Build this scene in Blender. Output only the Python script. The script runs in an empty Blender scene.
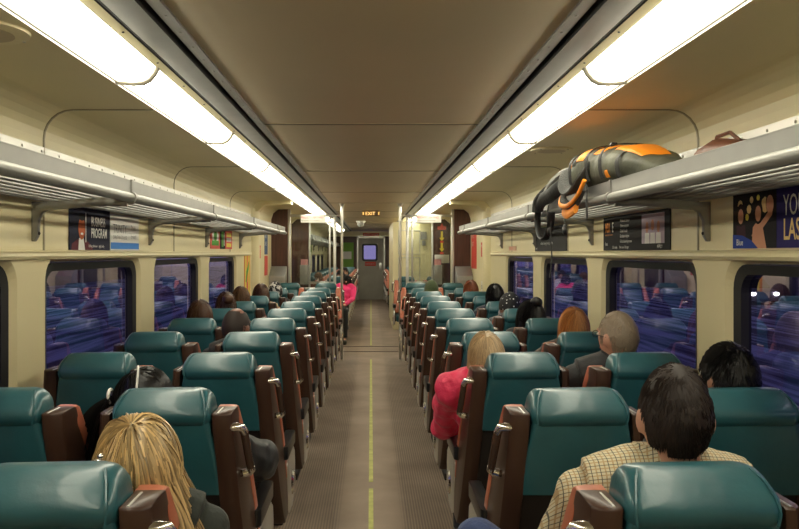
import bpy, bmesh, math, random
from mathutils import Vector, Matrix, noise
PI = math.pi
R = math.radians
random.seed(7)
scene = bpy.context.scene
COL = scene.collection
H = 1.55          # eye height
F = 767.0         # focal length in pixels
WX = 1.46         # half width of the carriage

# ------------------------------------------------------------------ materials
def srgb(r, g, b):
    def c(v):
        v /= 255.0
        return v / 12.92 if v <= .04045 else ((v + .055) / 1.055) ** 2.4
    return (c(r), c(g), c(b), 1)

MATS = {}
def mat(name, col, rough=.5, metal=0.0, bump=0.0, bscale=40.0, var=0.0, vscale=6.0, stretch=(1, 1, 1), emit=None, estr=0, coat=0, spec=.5, island=0.0, sheen=0):
    if name in MATS: return MATS[name]
    m = bpy.data.materials.new(name); m.use_nodes = True
    nt = m.node_tree; N = nt.nodes; L = nt.links
    b = N['Principled BSDF']
    b.inputs['Base Color'].default_value = col
    b.inputs['Roughness'].default_value = rough
    b.inputs['Metallic'].default_value = metal
    b.inputs['Specular IOR Level'].default_value = spec
    b.inputs['Coat Weight'].default_value = coat
    b.inputs['Sheen Weight'].default_value = sheen
    if emit:
        b.inputs['Emission Color'].default_value = emit
        b.inputs['Emission Strength'].default_value = estr
    tc = N.new('ShaderNodeTexCoord'); mp = N.new('ShaderNodeMapping')
    mp.inputs['Scale'].default_value = stretch
    L.new(tc.outputs['Object'], mp.inputs['Vector'])
    if var > 0 or island > 0:
        nz = N.new('ShaderNodeTexNoise'); nz.inputs['Scale'].default_value = vscale; nz.inputs['Detail'].default_value = 4
        L.new(mp.outputs[0], nz.inputs['Vector'])
        hsv = N.new('ShaderNodeHueSaturation'); hsv.inputs['Color'].default_value = col
        mr = N.new('ShaderNodeMapRange'); mr.inputs['To Min'].default_value = 1 - var; mr.inputs['To Max'].default_value = 1 + var
        mr.inputs['From Min'].default_value = .3; mr.inputs['From Max'].default_value = .7
        L.new(nz.outputs['Fac'], mr.inputs['Value'])
        out = mr.outputs[0]
        if island > 0:
            g = N.new('ShaderNodeNewGeometry')
            m2 = N.new('ShaderNodeMapRange'); m2.inputs['To Min'].default_value = 1 - island; m2.inputs['To Max'].default_value = 1 + island
            L.new(g.outputs['Random Per Island'], m2.inputs['Value'])
            mm = N.new('ShaderNodeMath'); mm.operation = 'MULTIPLY'
            L.new(out, mm.inputs[0]); L.new(m2.outputs[0], mm.inputs[1]); out = mm.outputs[0]
        L.new(out, hsv.inputs['Value']); L.new(hsv.outputs[0], b.inputs['Base Color'])
    if bump > 0:
        nb = N.new('ShaderNodeTexNoise'); nb.inputs['Scale'].default_value = bscale; nb.inputs['Detail'].default_value = 5
        L.new(mp.outputs[0], nb.inputs['Vector'])
        bp = N.new('ShaderNodeBump'); bp.inputs['Strength'].default_value = bump; bp.inputs['Distance'].default_value = .01
        L.new(nb.outputs['Fac'], bp.inputs['Height']); L.new(bp.outputs[0], b.inputs['Normal'])
    MATS[name] = m
    return m

cream   = mat('cream_laminate', srgb(219, 208, 166), .38, var=.03, vscale=2, bump=.05, bscale=3)
ceilm   = mat('ceiling_laminate', srgb(186, 170, 137), .42, var=.04, vscale=1.5, bump=.04, bscale=3)
steel   = mat('brushed_steel', (.55, .54, .51, 1), .33, 1.0, bump=.05, bscale=60, stretch=(1, .05, 1))
alu     = mat('grey_aluminium', (.33, .33, .315, 1), .42, .7, var=.06, vscale=8)
alud    = mat('dull_aluminium', (.30, .29, .27, 1), .45, .6, var=.1, vscale=8)
chrome  = mat('chrome', (.8, .78, .74, 1), .16, 1.0)
silver  = mat('silver_paint', (.62, .61, .58, 1), .30, .75)
blackr  = mat('black_rubber', (.012, .012, .012, 1), .45)
blackp  = mat('black_plastic', (.015, .015, .016, 1), .3)
slot    = mat('dark_slot', (.01, .01, .01, 1), .7)
teal    = mat('teal_vinyl', (.018, .090, .108, 1), .34, bump=.26, bscale=16, var=.12, vscale=7, coat=.15)
brown   = mat('brown_plastic', (.050, .024, .015, 1), .38, var=.12, vscale=5, coat=.05, spec=.3)
salmon  = mat('salmon_plastic', (.44, .135, .075, 1), .36, var=.06, vscale=5)
darkbk  = mat('dark_seat_base', (.014, .009, .007, 1), .6)
woodp   = mat('brown_woodgrain', (.070, .026, .016, 1), .38, var=.35, vscale=5, stretch=(8, 8, .6))
greyd   = mat('grey_door_paint', (.34, .32, .27, 1), .4, var=.08, vscale=3)
skin    = mat('skin', (.52, .27, .18, 1), .5, var=.06, vscale=20)
skinb   = mat('brown_skin', (.27, .13, .08, 1), .5, var=.06, vscale=20)
white   = mat('white_plastic', (.75, .73, .68, 1), .4)
redm    = mat('red_print', (.62, .05, .03, 1), .5)
yelm    = mat('yellow_print', (.75, .60, .04, 1), .5)
olive   = mat('olive_nylon', (.070, .073, .048, 1), .62, bump=.9, bscale=14, var=.35, vscale=9)
orange  = mat('orange_nylon', (.88, .28, .012, 1), .55, bump=.3, bscale=22, var=.1)
webbing = mat('black_webbing', (.014, .014, .014, 1), .6, bump=.3, bscale=60)
meshpad = mat('grey_mesh_padding', (.05, .052, .05, 1), .8, bump=.5, bscale=150)
eyew    = mat('eye_white', (.7, .68, .64, 1), .3)
eyeb    = mat('eye_iris', (.03, .018, .01, 1), .2)
lipm    = mat('lips', (.42, .13, .10, 1), .45)

def emis(name, col, s):
    m = bpy.data.materials.new(name); m.use_nodes = True
    b = m.node_tree.nodes['Principled BSDF']
    b.inputs['Base Color'].default_value = (.8, .8, .75, 1)
    b.inputs['Emission Color'].default_value = col; b.inputs['Emission Strength'].default_value = s
    return m
lampm = emis('lit_diffuser', (1.0, .94, .74, 1), 9.0)
lampend = emis('lit_sign', (1, .55, .12, 1), 1.3)

def glass_mat(name, tint=(1, 1, 1, 1), refl=(1, 1, 1, 1), ior=1.5, mult=1.0, rough=0.0):
    m = bpy.data.materials.new(name); m.use_nodes = True
    nt = m.node_tree; N = nt.nodes; L = nt.links
    N.remove(N['Principled BSDF'])
    out = N['Material Output']
    t = N.new('ShaderNodeBsdfTransparent'); t.inputs['Color'].default_value = tint
    g = N.new('ShaderNodeBsdfGlossy'); g.inputs['Color'].default_value = refl; g.inputs['Roughness'].default_value = rough
    f = N.new('ShaderNodeFresnel'); f.inputs['IOR'].default_value = ior
    mu = N.new('ShaderNodeMath'); mu.operation = 'MULTIPLY'; mu.inputs[1].default_value = mult; mu.use_clamp = True
    mx = N.new('ShaderNodeMixShader')
    L.new(f.outputs[0], mu.inputs[0]); L.new(mu.outputs[0], mx.inputs[0])
    L.new(t.outputs[0], mx.inputs[1]); L.new(g.outputs[0], mx.inputs[2]); L.new(mx.outputs[0], out.inputs['Surface'])
    return m
winglass = glass_mat('tinted_window_glass', (.80, .80, .92, 1), (.52, .49, .78, 1), 1.55, .72, .015)
clearg = glass_mat('clear_glass', (.93, .95, .94, 1), (1, 1, 1, 1), 1.5, 1.0)

def floor_mat():
    m = bpy.data.materials.new('ribbed_floor'); m.use_nodes = True
    nt = m.node_tree; N = nt.nodes; L = nt.links; b = N['Principled BSDF']
    tc = N.new('ShaderNodeTexCoord'); sp = N.new('ShaderNodeSeparateXYZ'); L.new(tc.outputs['Object'], sp.inputs[0])
    nz = N.new('ShaderNodeTexNoise'); nz.inputs['Scale'].default_value = 2.2; nz.inputs['Detail'].default_value = 6
    L.new(tc.outputs['Object'], nz.inputs['Vector'])
    cr = N.new('ShaderNodeValToRGB')
    cr.color_ramp.elements[0].position = .3; cr.color_ramp.elements[0].color = (.195, .142, .102, 1)
    cr.color_ramp.elements[1].position = .72; cr.color_ramp.elements[1].color = (.30, .225, .168, 1)
    L.new(nz.outputs['Fac'], cr.inputs[0])
    # ribs run along the carriage
    mu = N.new('ShaderNodeMath'); mu.operation = 'MULTIPLY'; mu.inputs[1].default_value = 2 * PI / .0165; L.new(sp.outputs['X'], mu.inputs[0])
    sn = N.new('ShaderNodeMath'); sn.operation = 'SINE'; L.new(mu.outputs[0], sn.inputs[0])
    mr = N.new('ShaderNodeMapRange'); mr.inputs['From Min'].default_value = -.6; mr.inputs['From Max'].default_value = .6
    mr.inputs['To Min'].default_value = .70; mr.inputs['To Max'].default_value = 1.08
    L.new(sn.outputs[0], mr.inputs['Value'])
    # smoother worn strip in the middle
    ab = N.new('ShaderNodeMath'); ab.operation = 'ABSOLUTE'; L.new(sp.outputs['X'], ab.inputs[0])
    st = N.new('ShaderNodeMapRange'); st.inputs['From Min'].default_value = .17; st.inputs['From Max'].default_value = .21; L.new(ab.outputs[0], st.inputs['Value'])
    mx = N.new('ShaderNodeMix'); mx.data_type = 'FLOAT'
    L.new(st.outputs[0], mx.inputs['Factor']); mx.inputs['A'].default_value = 1.04; L.new(mr.outputs[0], mx.inputs['B'])
    hs = N.new('ShaderNodeHueSaturation'); L.new(cr.outputs[0], hs.inputs['Color']); L.new(mx.outputs['Result'], hs.inputs['Value'])
    L.new(hs.outputs[0], b.inputs['Base Color'])
    bp = N.new('ShaderNodeBump'); bp.inputs['Strength'].default_value = .5; bp.inputs['Distance'].default_value = .003
    L.new(mx.outputs['Result'], bp.inputs['Height']); L.new(bp.outputs[0], b.inputs['Normal'])
    b.inputs['Roughness'].default_value = .62
    return m

def plaid_mat():
    m = bpy.data.materials.new('tan_plaid_cotton'); m.use_nodes = True
    nt = m.node_tree; N = nt.nodes; L = nt.links; b = N['Principled BSDF']
    tc = N.new('ShaderNodeTexCoord'); sp = N.new('ShaderNodeSeparateXYZ'); L.new(tc.outputs['Object'], sp.inputs[0])
    def m_(op, a, bb=None):
        n = N.new('ShaderNodeMath'); n.operation = op
        if isinstance(a, (int, float)): n.inputs[0].default_value = a
        else: L.new(a, n.inputs[0])
        if bb is not None:
            if isinstance(bb, (int, float)): n.inputs[1].default_value = bb
            else: L.new(bb, n.inputs[1])
        return n.outputs[0]
    def line(src, per, off, w):
        return m_('LESS_THAN', m_('FRACT', m_('ADD', m_('DIVIDE', src, per), off)), w)
    v = m_('ADD', sp.outputs['Z'], m_('MULTIPLY', sp.outputs['Y'], .6)); x = m_('ADD', sp.outputs['X'], 5.0)
    v = m_('ADD', v, 5.0)
    dark = m_('MAXIMUM', line(x, .019, .0, .10), line(v, .019, .3, .10))
    tan = m_('MAXIMUM', line(x, .019, .5, .16), line(v, .019, .8, .16))
    m1 = N.new('ShaderNodeMix'); m1.data_type = 'RGBA'; m1.inputs['A'].default_value = srgb(196, 186, 156); m1.inputs['B'].default_value = srgb(160, 126, 82)
    L.new(m_('MULTIPLY', tan, .75), m1.inputs['Factor'])
    m2 = N.new('ShaderNodeMix'); m2.data_type = 'RGBA'; L.new(m1.outputs['Result'], m2.inputs['A']); m2.inputs['B'].default_value = srgb(48, 50, 56)
    L.new(m_('MULTIPLY', dark, .85), m2.inputs['Factor'])
    L.new(m2.outputs['Result'], b.inputs['Base Color']); b.inputs['Roughness'].default_value = .85
    return m

def dots_mat():
    m = bpy.data.materials.new('black_polka_dot'); m.use_nodes = True
    nt = m.node_tree; N = nt.nodes; L = nt.links; b = N['Principled BSDF']
    tc = N.new('ShaderNodeTexCoord'); vo = N.new('ShaderNodeTexVoronoi'); vo.inputs['Scale'].default_value = 38
    vo.inputs['Randomness'].default_value = .35
    L.new(tc.outputs['Object'], vo.inputs['Vector'])
    c = N.new('ShaderNodeMath'); c.operation = 'LESS_THAN'; c.inputs[1].default_value = .22; L.new(vo.outputs['Distance'], c.inputs[0])
    mx = N.new('ShaderNodeMix'); mx.data_type = 'RGBA'; mx.inputs['A'].default_value = (.008, .008, .01, 1); mx.inputs['B'].default_value = (.6, .6, .6, 1)
    L.new(c.outputs[0], mx.inputs['Factor']); L.new(mx.outputs['Result'], b.inputs['Base Color']); b.inputs['Roughness'].default_value = .8
    return m

# ------------------------------------------------------------------ mesh builder
class MB:
    def __init__(s): s.v = []; s.f = []; s.mi = []; s.cur = 0
    def quad(s, *p):
        n = len(s.v); s.v += [tuple(q) for q in p]; s.f.append(tuple(range(n, n + len(p)))); s.mi.append(s.cur)
    def add(s, vs, fs):
        n = len(s.v); s.v += [tuple(q) for q in vs]
        for f in fs: s.f.append(tuple(i + n for i in f)); s.mi.append(s.cur)
    def box(s, x0, x1, y0, y1, z0, z1):
        s.add([(x0, y0, z0), (x1, y0, z0), (x1, y1, z0), (x0, y1, z0), (x0, y0, z1), (x1, y0, z1), (x1, y1, z1), (x0, y1, z1)],
              [(3, 2, 1, 0), (4, 5, 6, 7), (0, 1, 5, 4), (1, 2, 6, 5), (2, 3, 7, 6), (3, 0, 4, 7)])
    def loft(s, rings, cap=True, closed=True):
        n = len(rings[0]); vs = [p for r in rings for p in r]; fs = []
        for i in range(len(rings) - 1):
            for j in range(n if closed else n - 1):
                k = (j + 1) % n
                fs.append((i * n + j, i * n + k, (i + 1) * n + k, (i + 1) * n + j))
        if cap:
            fs.append(tuple(reversed(range(n)))); b = (len(rings) - 1) * n; fs.append(tuple(range(b, b + n)))
        s.add(vs, fs)
    def tube(s, pts, r, sides=8, cap=True, flat=None):
        pts = [Vector(p) for p in pts]; n = len(pts)
        if not isinstance(r, (list, tuple)): r = [r] * n
        rings = []; up = None
        for i, p in enumerate(pts):
            d = (pts[min(i + 1, n - 1)] - pts[max(i - 1, 0)])
            if d.length < 1e-9: d = Vector((0, 0, 1))
            d.normalize()
            if up is None:
                up = Vector((0, 0, 1)) if abs(d.z) < .9 else Vector((1, 0, 0))
                if flat: up = Vector(flat[0])
            a = d.cross(up)
            if a.length < 1e-6: a = d.orthogonal()
            a.normalize(); b = a.cross(d).normalized(); up = b
            ka, kb = (1, 1) if not flat else (flat[1], flat[2])
            rings.append([p + r[i] * (ka * math.cos(t) * a + kb * math.sin(t) * b) for t in [2 * PI * k / sides for k in range(sides)]])
        s.loft(rings, cap)
    def ell(s, c, r, nu=16, nv=10, M=None):
        c = Vector(c); rings = []
        for i in range(1, nv):
            a = PI * i / nv
            rings.append([Vector((r[0] * math.sin(a) * math.cos(2 * PI * k / nu), r[1] * math.sin(a) * math.sin(2 * PI * k / nu), -r[2] * math.cos(a))) for k in range(nu)])
        vs = [p for q in rings for p in q] + [Vector((0, 0, -r[2])), Vector((0, 0, r[2]))]
        if M is not None: vs = [M @ p for p in vs]
        vs = [p + c for p in vs]; fs = []
        for i in range(nv - 2):
            for k in range(nu):
                l = (k + 1) % nu; fs.append((i * nu + k, i * nu + l, (i + 1) * nu + l, (i + 1) * nu + k))
        b = len(vs) - 2
        for k in range(nu):
            l = (k + 1) % nu; fs.append((b, l, k)); fs.append((b + 1, (nv - 2) * nu + k, (nv - 2) * nu + l))
        s.add(vs, fs)
    def prism(s, poly, z0, z1, M=None):       # poly in local XY extruded to Z
        n = len(poly)
        vs = [Vector((x, y, z0)) for x, y in poly] + [Vector((x, y, z1)) for x, y in poly]
        if M is not None: vs = [M @ p for p in vs]
        s.add(vs, [tuple(reversed(range(n))), tuple(range(n, 2 * n))] + [(i, (i + 1) % n, n + (i + 1) % n, n + i) for i in range(n)])
    def build(s, name, m, parent=None, smooth=True, bevel=0, angle=35, segs=2):
        me = bpy.data.meshes.new(name); me.from_pydata(s.v, [], s.f)
        ms = m if isinstance(m, (list, tuple)) else [m]
        for q in ms: me.materials.append(q)
        if len(ms) > 1:
            for p, i in zip(me.polygons, s.mi): p.material_index = i
        bm = bmesh.new(); bm.from_mesh(me)
        bmesh.ops.recalc_face_normals(bm, faces=bm.faces)
        if bevel:
            ed = [e for e in bm.edges if len(e.link_faces) == 2 and e.calc_face_angle(0) > R(angle)]
            bmesh.ops.bevel(bm, geom=ed, offset=bevel, segments=segs, affect='EDGES', profile=.6, clamp_overlap=True)
        if smooth:
            for f in bm.faces: f.smooth = True
            for e in bm.edges:
                if len(e.link_faces) == 2 and e.calc_face_angle(0) > R(50 if bevel else 40): e.smooth = False
        bm.to_mesh(me); bm.free()
        o = bpy.data.objects.new(name, me); COL.objects.link(o)
        if parent is not None: o.parent = parent
        return o

def empty(name, loc=(0, 0, 0), rz=0):
    o = bpy.data.objects.new(name, None); COL.objects.link(o); o.location = loc; o.rotation_euler = (0, 0, rz)
    o.empty_display_size = .05
    return o
def tag(o, label, cat, group=None, kind=None):
    o['label'] = label; o['category'] = cat
    if group: o['group'] = group
    if kind: o['kind'] = kind
    return o
def struct(o): o['kind'] = 'structure'; return o
def copy_tree(o, parent=None):
    c = o.copy(); COL.objects.link(c); c.parent = parent
    for ch in o.children: copy_tree(ch, c)
    return c
ORD = ['first', 'second', 'third', 'fourth', 'fifth', 'sixth', 'seventh', 'eighth', 'ninth', 'tenth', 'eleventh', 'twelfth',
       'thirteenth', 'fourteenth', 'fifteenth', 'sixteenth', 'seventeenth', 'eighteenth', 'nineteenth', 'twentieth']

def text(body, size, m, parent, loc=(0, 0, 0), name='lettering', align='LEFT', sx=1.0, off=0.0):
    cu = bpy.data.curves.new(name, 'FONT'); cu.body = body; cu.size = size; cu.align_x = align; cu.offset = off
    cu.resolution_u = 3
    o = bpy.data.objects.new(name + '_tmp', cu); COL.objects.link(o)
    bpy.context.view_layer.update()
    me = bpy.data.meshes.new_from_object(o.evaluated_get(bpy.context.evaluated_depsgraph_get()))
    bpy.data.objects.remove(o); bpy.data.curves.remove(cu)
    me.materials.clear(); me.materials.append(m)
    q = bpy.data.objects.new(name, me); COL.objects.link(q); q.parent = parent; q.location = loc; q.scale = (sx, 1, 1)
    return q

# ------------------------------------------------------------------ carriage shell
Y0, Y1 = -2.6, 25.8
f = MB(); f.box(-WX - .06, WX + .06, Y0, Y1, -.08, 0)
struct(f.build('floor', floor_mat(), smooth=False))

PROF = [(WX, 2.06)] + [(1.33 + .13 * math.cos(a), 2.06 + .13 * math.sin(a)) for a in [R(15 * k) for k in range(1, 7)]] + \
       [(.965, 2.19), (.958, 2.235), (.81, 2.262), (.804, 2.248), (.776, 2.258), (.773, 2.275), (.767, 2.276), (.764, 2.262), (.676, 2.272), (.672, 2.31), (.656, 2.315), (.652, 2.29), (0, 2.29)]
SEG = [0] * 7 + [1, 1, 1, 0, 3, 3, 3, 2, 3, 3, 3, 4]
full = PROF + [(-x, z) for x, z in reversed(PROF[:-1])]
seg = SEG + list(reversed(SEG))
c = MB()
for i in range(len(full) - 1):
    (xa, za), (xb, zb) = full[i], full[i + 1]
    c.cur = seg[i] if i < len(seg) else 4
    c.quad((xa, Y0, za), (xb, Y0, zb), (xb, Y1, zb), (xa, Y1, za))
c.cur = 0
c.quad((-1.55, Y0, 2.4), (1.55, Y0, 2.4), (1.55, Y1, 2.4), (-1.55, Y1, 2.4))
for sx in (-1, 1): c.quad((sx * 1.55, Y0, 2.4), (sx * 1.55, Y1, 2.4), (sx * 1.46, Y1, 2.06), (sx * 1.46, Y0, 2.06))
struct(c.build('ceiling', [cream, white, alu, slot, ceilm]))

WINS = [(1.80, 3.12), (3.48, 4.82), (5.21, 6.55), (6.95, 8.28), (13.95, 15.2), (15.6, 16.9), (17.3, 18.6), (19.0, 20.3), (20.7, 22.0), (22.4, 23.7)]
WINS = [(-1.7, -.4), (.05, 1.38)] + WINS
WZ0, WZ1 = .93, 1.50
def rrect(y0, y1, z0, z1, r, n=6):
    pts = []
    for cy, cz, a0 in ((y1 - r, z1 - r, 0), (y0 + r, z1 - r, 90), (y0 + r, z0 + r, 180), (y1 - r, z0 + r, 270)):
        for k in range(n + 1):
            a = R(a0 + 90 * k / n); pts.append((cy + r * math.cos(a), cz + r * math.sin(a)))
    return pts
def wall(side, wins, name):
    s = side; w = MB(); x = s * WX
    edges = [Y0]
    for a, b in wins: edges += [a - .09, b + .09]
    edges.append(Y1)
    for i in range(0, len(edges), 2):
        w.quad((x, edges[i], 0), (x, edges[i + 1], 0), (x, edges[i + 1], 2.06), (x, edges[i], 2.06))
    for a, b in wins:
        A, B = a - .09, b + .09
        hole = rrect(a - .045, b + .045, WZ0 - .045, WZ1 + .035, .12)
        n = 7
        # outer rectangle points matched with the hole's outline
        out = []
        for q, (hy, hz) in enumerate(hole):
            cidx = q // n; k = q % n
            cy, cz = [(B, 2.06), (A, 2.06), (A, 0), (B, 0)][cidx]
            if k == n // 2: out.append((cy, cz))
            else:
                # project on the nearer side
                if cidx == 0: out.append((B, hz) if k < n // 2 else (hy, 2.06))
                if cidx == 1: out.append((hy, 2.06) if k < n // 2 else (A, hz))
                if cidx == 2: out.append((A, hz) if k < n // 2 else (hy, 0))
                if cidx == 3: out.append((hy, 0) if k < n // 2 else (B, hz))
        m = len(hole); inner = rrect(a - .012, b + .012, WZ0 - .012, WZ1 + .008, .10)
        ring2 = [(s * (WX + .03), y, z) for y, z in inner]
        for q in range(m):
            r_ = (q + 1) % m
            w.quad((x, *out[q]), (x, *out[r_]), (x, *hole[r_]), (x, *hole[q]))
            w.quad((x, *hole[q]), (x, *hole[r_]), ring2[r_], ring2[q])
            w.quad(ring2[q], ring2[r_], (s * (WX + .09), *inner[r_]), (s * (WX + .09), *inner[q]))
    # outer skin, with openings left for the windows
    xo = s * (WX + .09)
    w.quad((xo, Y0, -.1), (xo, Y1, -.1), (xo, Y1, WZ0 - .02), (xo, Y0, WZ0 - .02))
    w.quad((xo, Y0, WZ1 + .015), (xo, Y1, WZ1 + .015), (xo, Y1, 2.4), (xo, Y0, 2.4))
    for i in range(0, len(edges), 2):
        w.quad((xo, edges[i], WZ0 - .02), (xo, edges[i + 1], WZ0 - .02), (xo, edges[i + 1], WZ1 + .02), (xo, edges[i], WZ1 + .02))
    return struct(w.build(name, cream))
lw = WINS
rw = [w for w in WINS if not 15.3 < (w[0] + w[1]) / 2 < 18.7]
wall(-1, lw, 'wall_left'); wall(1, rw, 'wall_right')
wn = 1
for s, ws in ((-1, lw), (1, rw)):
    for a, b in ws:
        e = struct(empty('window_%d' % wn, (s * WX, (a + b) / 2, WZ0))); wn += 1
        hw = (b - a) / 2; hh = WZ1 - WZ0
        fr = MB(); o1 = rrect(-hw - .008, hw + .008, -.008, hh + .004, .10); o2 = rrect(-hw + .035, hw - .035, .035, hh - .035, .075)
        m = len(o1)
        for q in range(m):
            r_ = (q + 1) % m
            P = [(s * .018, *o1[q]), (s * .018, *o1[r_]), (s * .028, *o2[r_]), (s * .028, *o2[q]), (s * .07, *o2[r_]), (s * .07, *o2[q])]
            fr.quad(P[0], P[1], P[2], P[3]); fr.quad(P[3], P[2], P[4], P[5])
            fr.quad((s * .018, *o1[q]), (s * .018, *o1[r_]), (s * .07, *o1[r_]), (s * .07, *o1[q]))
            fr.quad((s * .07, *o1[q]), (s * .07, *o1[r_]), (s * .07, *o2[r_]), (s * .07, *o2[q]))
        fr.build('window_frame', blackr, e)
        g = MB(); g.add([(s * .06, y, z) for y, z in rrect(-hw + .03, hw - .03, .03, hh - .03, .075)], [tuple(range(28))])
        g.build('pane', winglass, e, smooth=False)

# belt rails, metal frieze strips, panel seams, centre strips of the ceiling
tn = 1
def trim(mb, m, **k):
    global tn
    o = struct(mb.build('trim_%d' % tn, m, **k)); tn += 1; return o
for s in (-1, 1):
    for a, b in ((Y0, 9.3), (13.7, 25.7)) if s < 0 else ((Y0, 9.3), (18.9, 25.7)):
        t = MB(); pr = [(0, 1.518), (-.012, 1.522), (-.020, 1.536), (-.014, 1.548), (-.016, 1.556), (-.006, 1.562), (0, 1.562)]
        t.loft([[(s * (WX + px), y, pz) for px, pz in pr] for y in (a, b)]); trim(t, cream)
        t = MB()
        t.box(*sorted((s * (WX - .004), s * (WX + .002))), a, b, 1.86, 2.02)
        y = a + .1
        while y < b:
            for z in (1.875, 2.0): t.ell((s * (WX - .006), y, z), (.004, .006, .006), 6, 4)
            y += .19
        trim(t, steel)
    for y in (-1.1, 1.16, 3.42, 5.68, 7.94, 15.2, 17.4, 19.6, 21.8, 24.0):
        if s > 0 and 15.4 < y < 18.9: continue
        t = MB(); pr = [(WX, 1.562), (WX, 2.06)] + PROF[1:7] + [(.97, 2.19)]
        for i in range(len(pr) - 1):
            (xa, za), (xb, zb) = pr[i], pr[i + 1]
            dx, dz = xb - xa, zb - za; l = math.hypot(dx, dz); nx, nz = -dz / l * .004, dx / l * .004
            t.loft([[(s * (px), y - .009, pz), (s * (px + nx), y - .006, pz + nz), (s * (px + nx), y + .006, pz + nz), (s * px, y + .009, pz)] for px, pz in ((xa, za), (xb, zb))])
        trim(t, mat('seam_strip', srgb(150, 141, 112), .4))
    # riveted strip beside the middle panel
    t = MB(); t.box(*sorted((s * .612, s * .653)), Y0, Y1, 2.281, 2.291)
    y = Y0 + .1
    while y < Y1:
        t.ell((s * .632, y, 2.280), (.006, .006, .003), 6, 4); y += .18
    trim(t, alud)
    t = MB(); t.box(*sorted((s * .772, s * .768)), Y0, Y1, 2.262, 2.276)
    y = Y0 + .3
    while y < 22:
        t.ell((s * .789, y, 2.2525), (.005, .005, .003), 6, 4); y += .395
    trim(t, blackr)
for y in (-.6, 1.9, 4.4, 6.9, 9.3, 11.3, 13.6, 16.1, 18.6, 21.1):
    t = MB(); t.box(-.611, .611, y - .005, y + .005, 2.285, 2.291); trim(t, slot)
    t = MB(); t.box(-.611, .611, y - .02, y - .005, 2.287, 2.291); trim(t, ceilm)
# pilasters and vestibule side walls
for s in (-1, 1):
    for a, b, d in ((9.36, 9.62, .075), (13.25, 13.5, .07)):
        t = MB(); t.loft([[(s * (WX + .01), a, z), (s * (WX - d * .6), a + .02, z), (s * (WX - d), a + .07, z), (s * (WX - d), b - .07, z), (s * (WX - d * .6), b - .02, z), (s * (WX + .01), b, z)] for z in (0, 2.1)])
        trim(t, cream)
        t = MB(); t.loft([[(s * px, y, pz) for px, pz in [(WX + .01, 2.06), (WX - d, 2.06), (1.30, 2.14), (.98, 2.15), (.98, 2.2), (1.45, 2.2)]] for y in (a + .02, b - .02)])
        trim(t, cream)
for n_, s in ((1, -1), (2, 1)):
    e = struct(empty('door_%d' % n_, (s * (WX - .012), 12.25, 0)))
    d = MB(); d.box(-.01, .01, -.55, .55, .01, 2.02); d.build('door_leaf', cream, e, bevel=.004)
    d = MB()
    for a, b in ((-.62, -.55), (.55, .62)): d.box(-.025, .012, a, b, 0, 2.08)
    d.box(-.025, .012, -.62, .62, 2.02, 2.09); d.build('door_frame', steel, e)
    d = MB(); d.box(-.016 * 1, .016, -.3, .3, 1.0, 1.65); d.build('window_frame', blackr, e, bevel=.006)

# end walls
def endwall(name, y, thick, doorw=.42):
    w = MB(); w.cur = 0
    for s in (-1, 1):
        w.box(*sorted((s * doorw, s * 1.47)), y, y + thick, 0, 2.27)
    w.box(-doorw, doorw, y, y + thick, 2.08, 2.27)
    return struct(w.build(name, woodp, smooth=False))
endwall('wall_far', 25.6, .15)
t = MB(); t.box(-1.46, 1.46, 25.52, 25.62, 2.10, 2.28); trim(t, cream)
t = MB()
for s in (-1, 1): t.box(*sorted((s * .42, s * .47)), 25.50, 25.62, 0, 2.10)
t.box(-.47, .47, 25.50, 25.62, 2.04, 2.12); trim(t, steel)
e = struct(empty('door_3', (0, 25.62, 0)))
d = MB(); o1 = rrect(-.30, .22, 1.28, 1.86, .07); m = len(o1)
outp = []
for q, (hy, hz) in enumerate(o1):
    ci = q // 7; k = q % 7; cx_, cz_ = [(.43, 2.05), (-.43, 2.05), (-.43, 0), (.43, 0)][ci]
    if k == 3: outp.append((cx_, cz_))
    elif ci in (0, 2): outp.append((cx_, hz) if k < 3 else (hy, cz_))
    else: outp.append((hy, cz_) if k < 3 else (cx_, hz))
for q in range(m):
    r_ = (q + 1) % m
    d.quad((outp[q][0], 0, outp[q][1]), (outp[r_][0], 0, outp[r_][1]), (o1[r_][0], 0, o1[r_][1]), (o1[q][0], 0, o1[q][1]))
    d.quad((outp[q][0], .05, outp[q][1]), (outp[r_][0], .05, outp[r_][1]), (o1[r_][0], .05, o1[r_][1]), (o1[q][0], .05, o1[q][1]))
    d.quad((o1[q][0], 0, o1[q][1]), (o1[r_][0], 0, o1[r_][1]), (o1[r_][0], .05, o1[r_][1]), (o1[q][0], .05, o1[q][1]))
d.build('door_leaf', greyd, e)
d = MB(); o2 = rrect(-.24, .16, 1.34, 1.80, .04)
for q in range(m):
    r_ = (q + 1) % m
    d.quad((o1[q][0], -.02, o1[q][1]), (o1[r_][0], -.02, o1[r_][1]), (o2[r_][0], -.02, o2[r_][1]), (o2[q][0], -.02, o2[q][1]))
    d.quad((o2[q][0], -.02, o2[q][1]), (o2[r_][0], -.02, o2[r_][1]), (o2[r_][0], .04, o2[r_][1]), (o2[q][0], .04, o2[q][1]))
d.build('window_frame', blackr, e)
d = MB(); d.add([(x, .03, z) for x, z in o2], [tuple(range(m))]); d.build('pane', clearg, e, smooth=False)
d = MB(); d.box(.27, .36, -.03, 0, .98, 1.22); d.build('door_handle', steel, e, bevel=.005)
st = MB(); st.box(-.20, .16, 25.609, 25.618, 1.12, 1.26); e = st.build('door_sticker', redm, bevel=.002)
tag(e, 'small red sticker under the window of the grey end door', 'sticker')
tx = text('EMERGENCY', .055, white, e, (-.18, 25.607, 1.165)); tx.rotation_euler = (PI / 2, 0, 0)
rwall = MB(); rwall.box(-1.47, 1.47, Y0 - .05, Y0, 0, 2.4); struct(rwall.build('wall_rear', cream, smooth=False))

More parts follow.
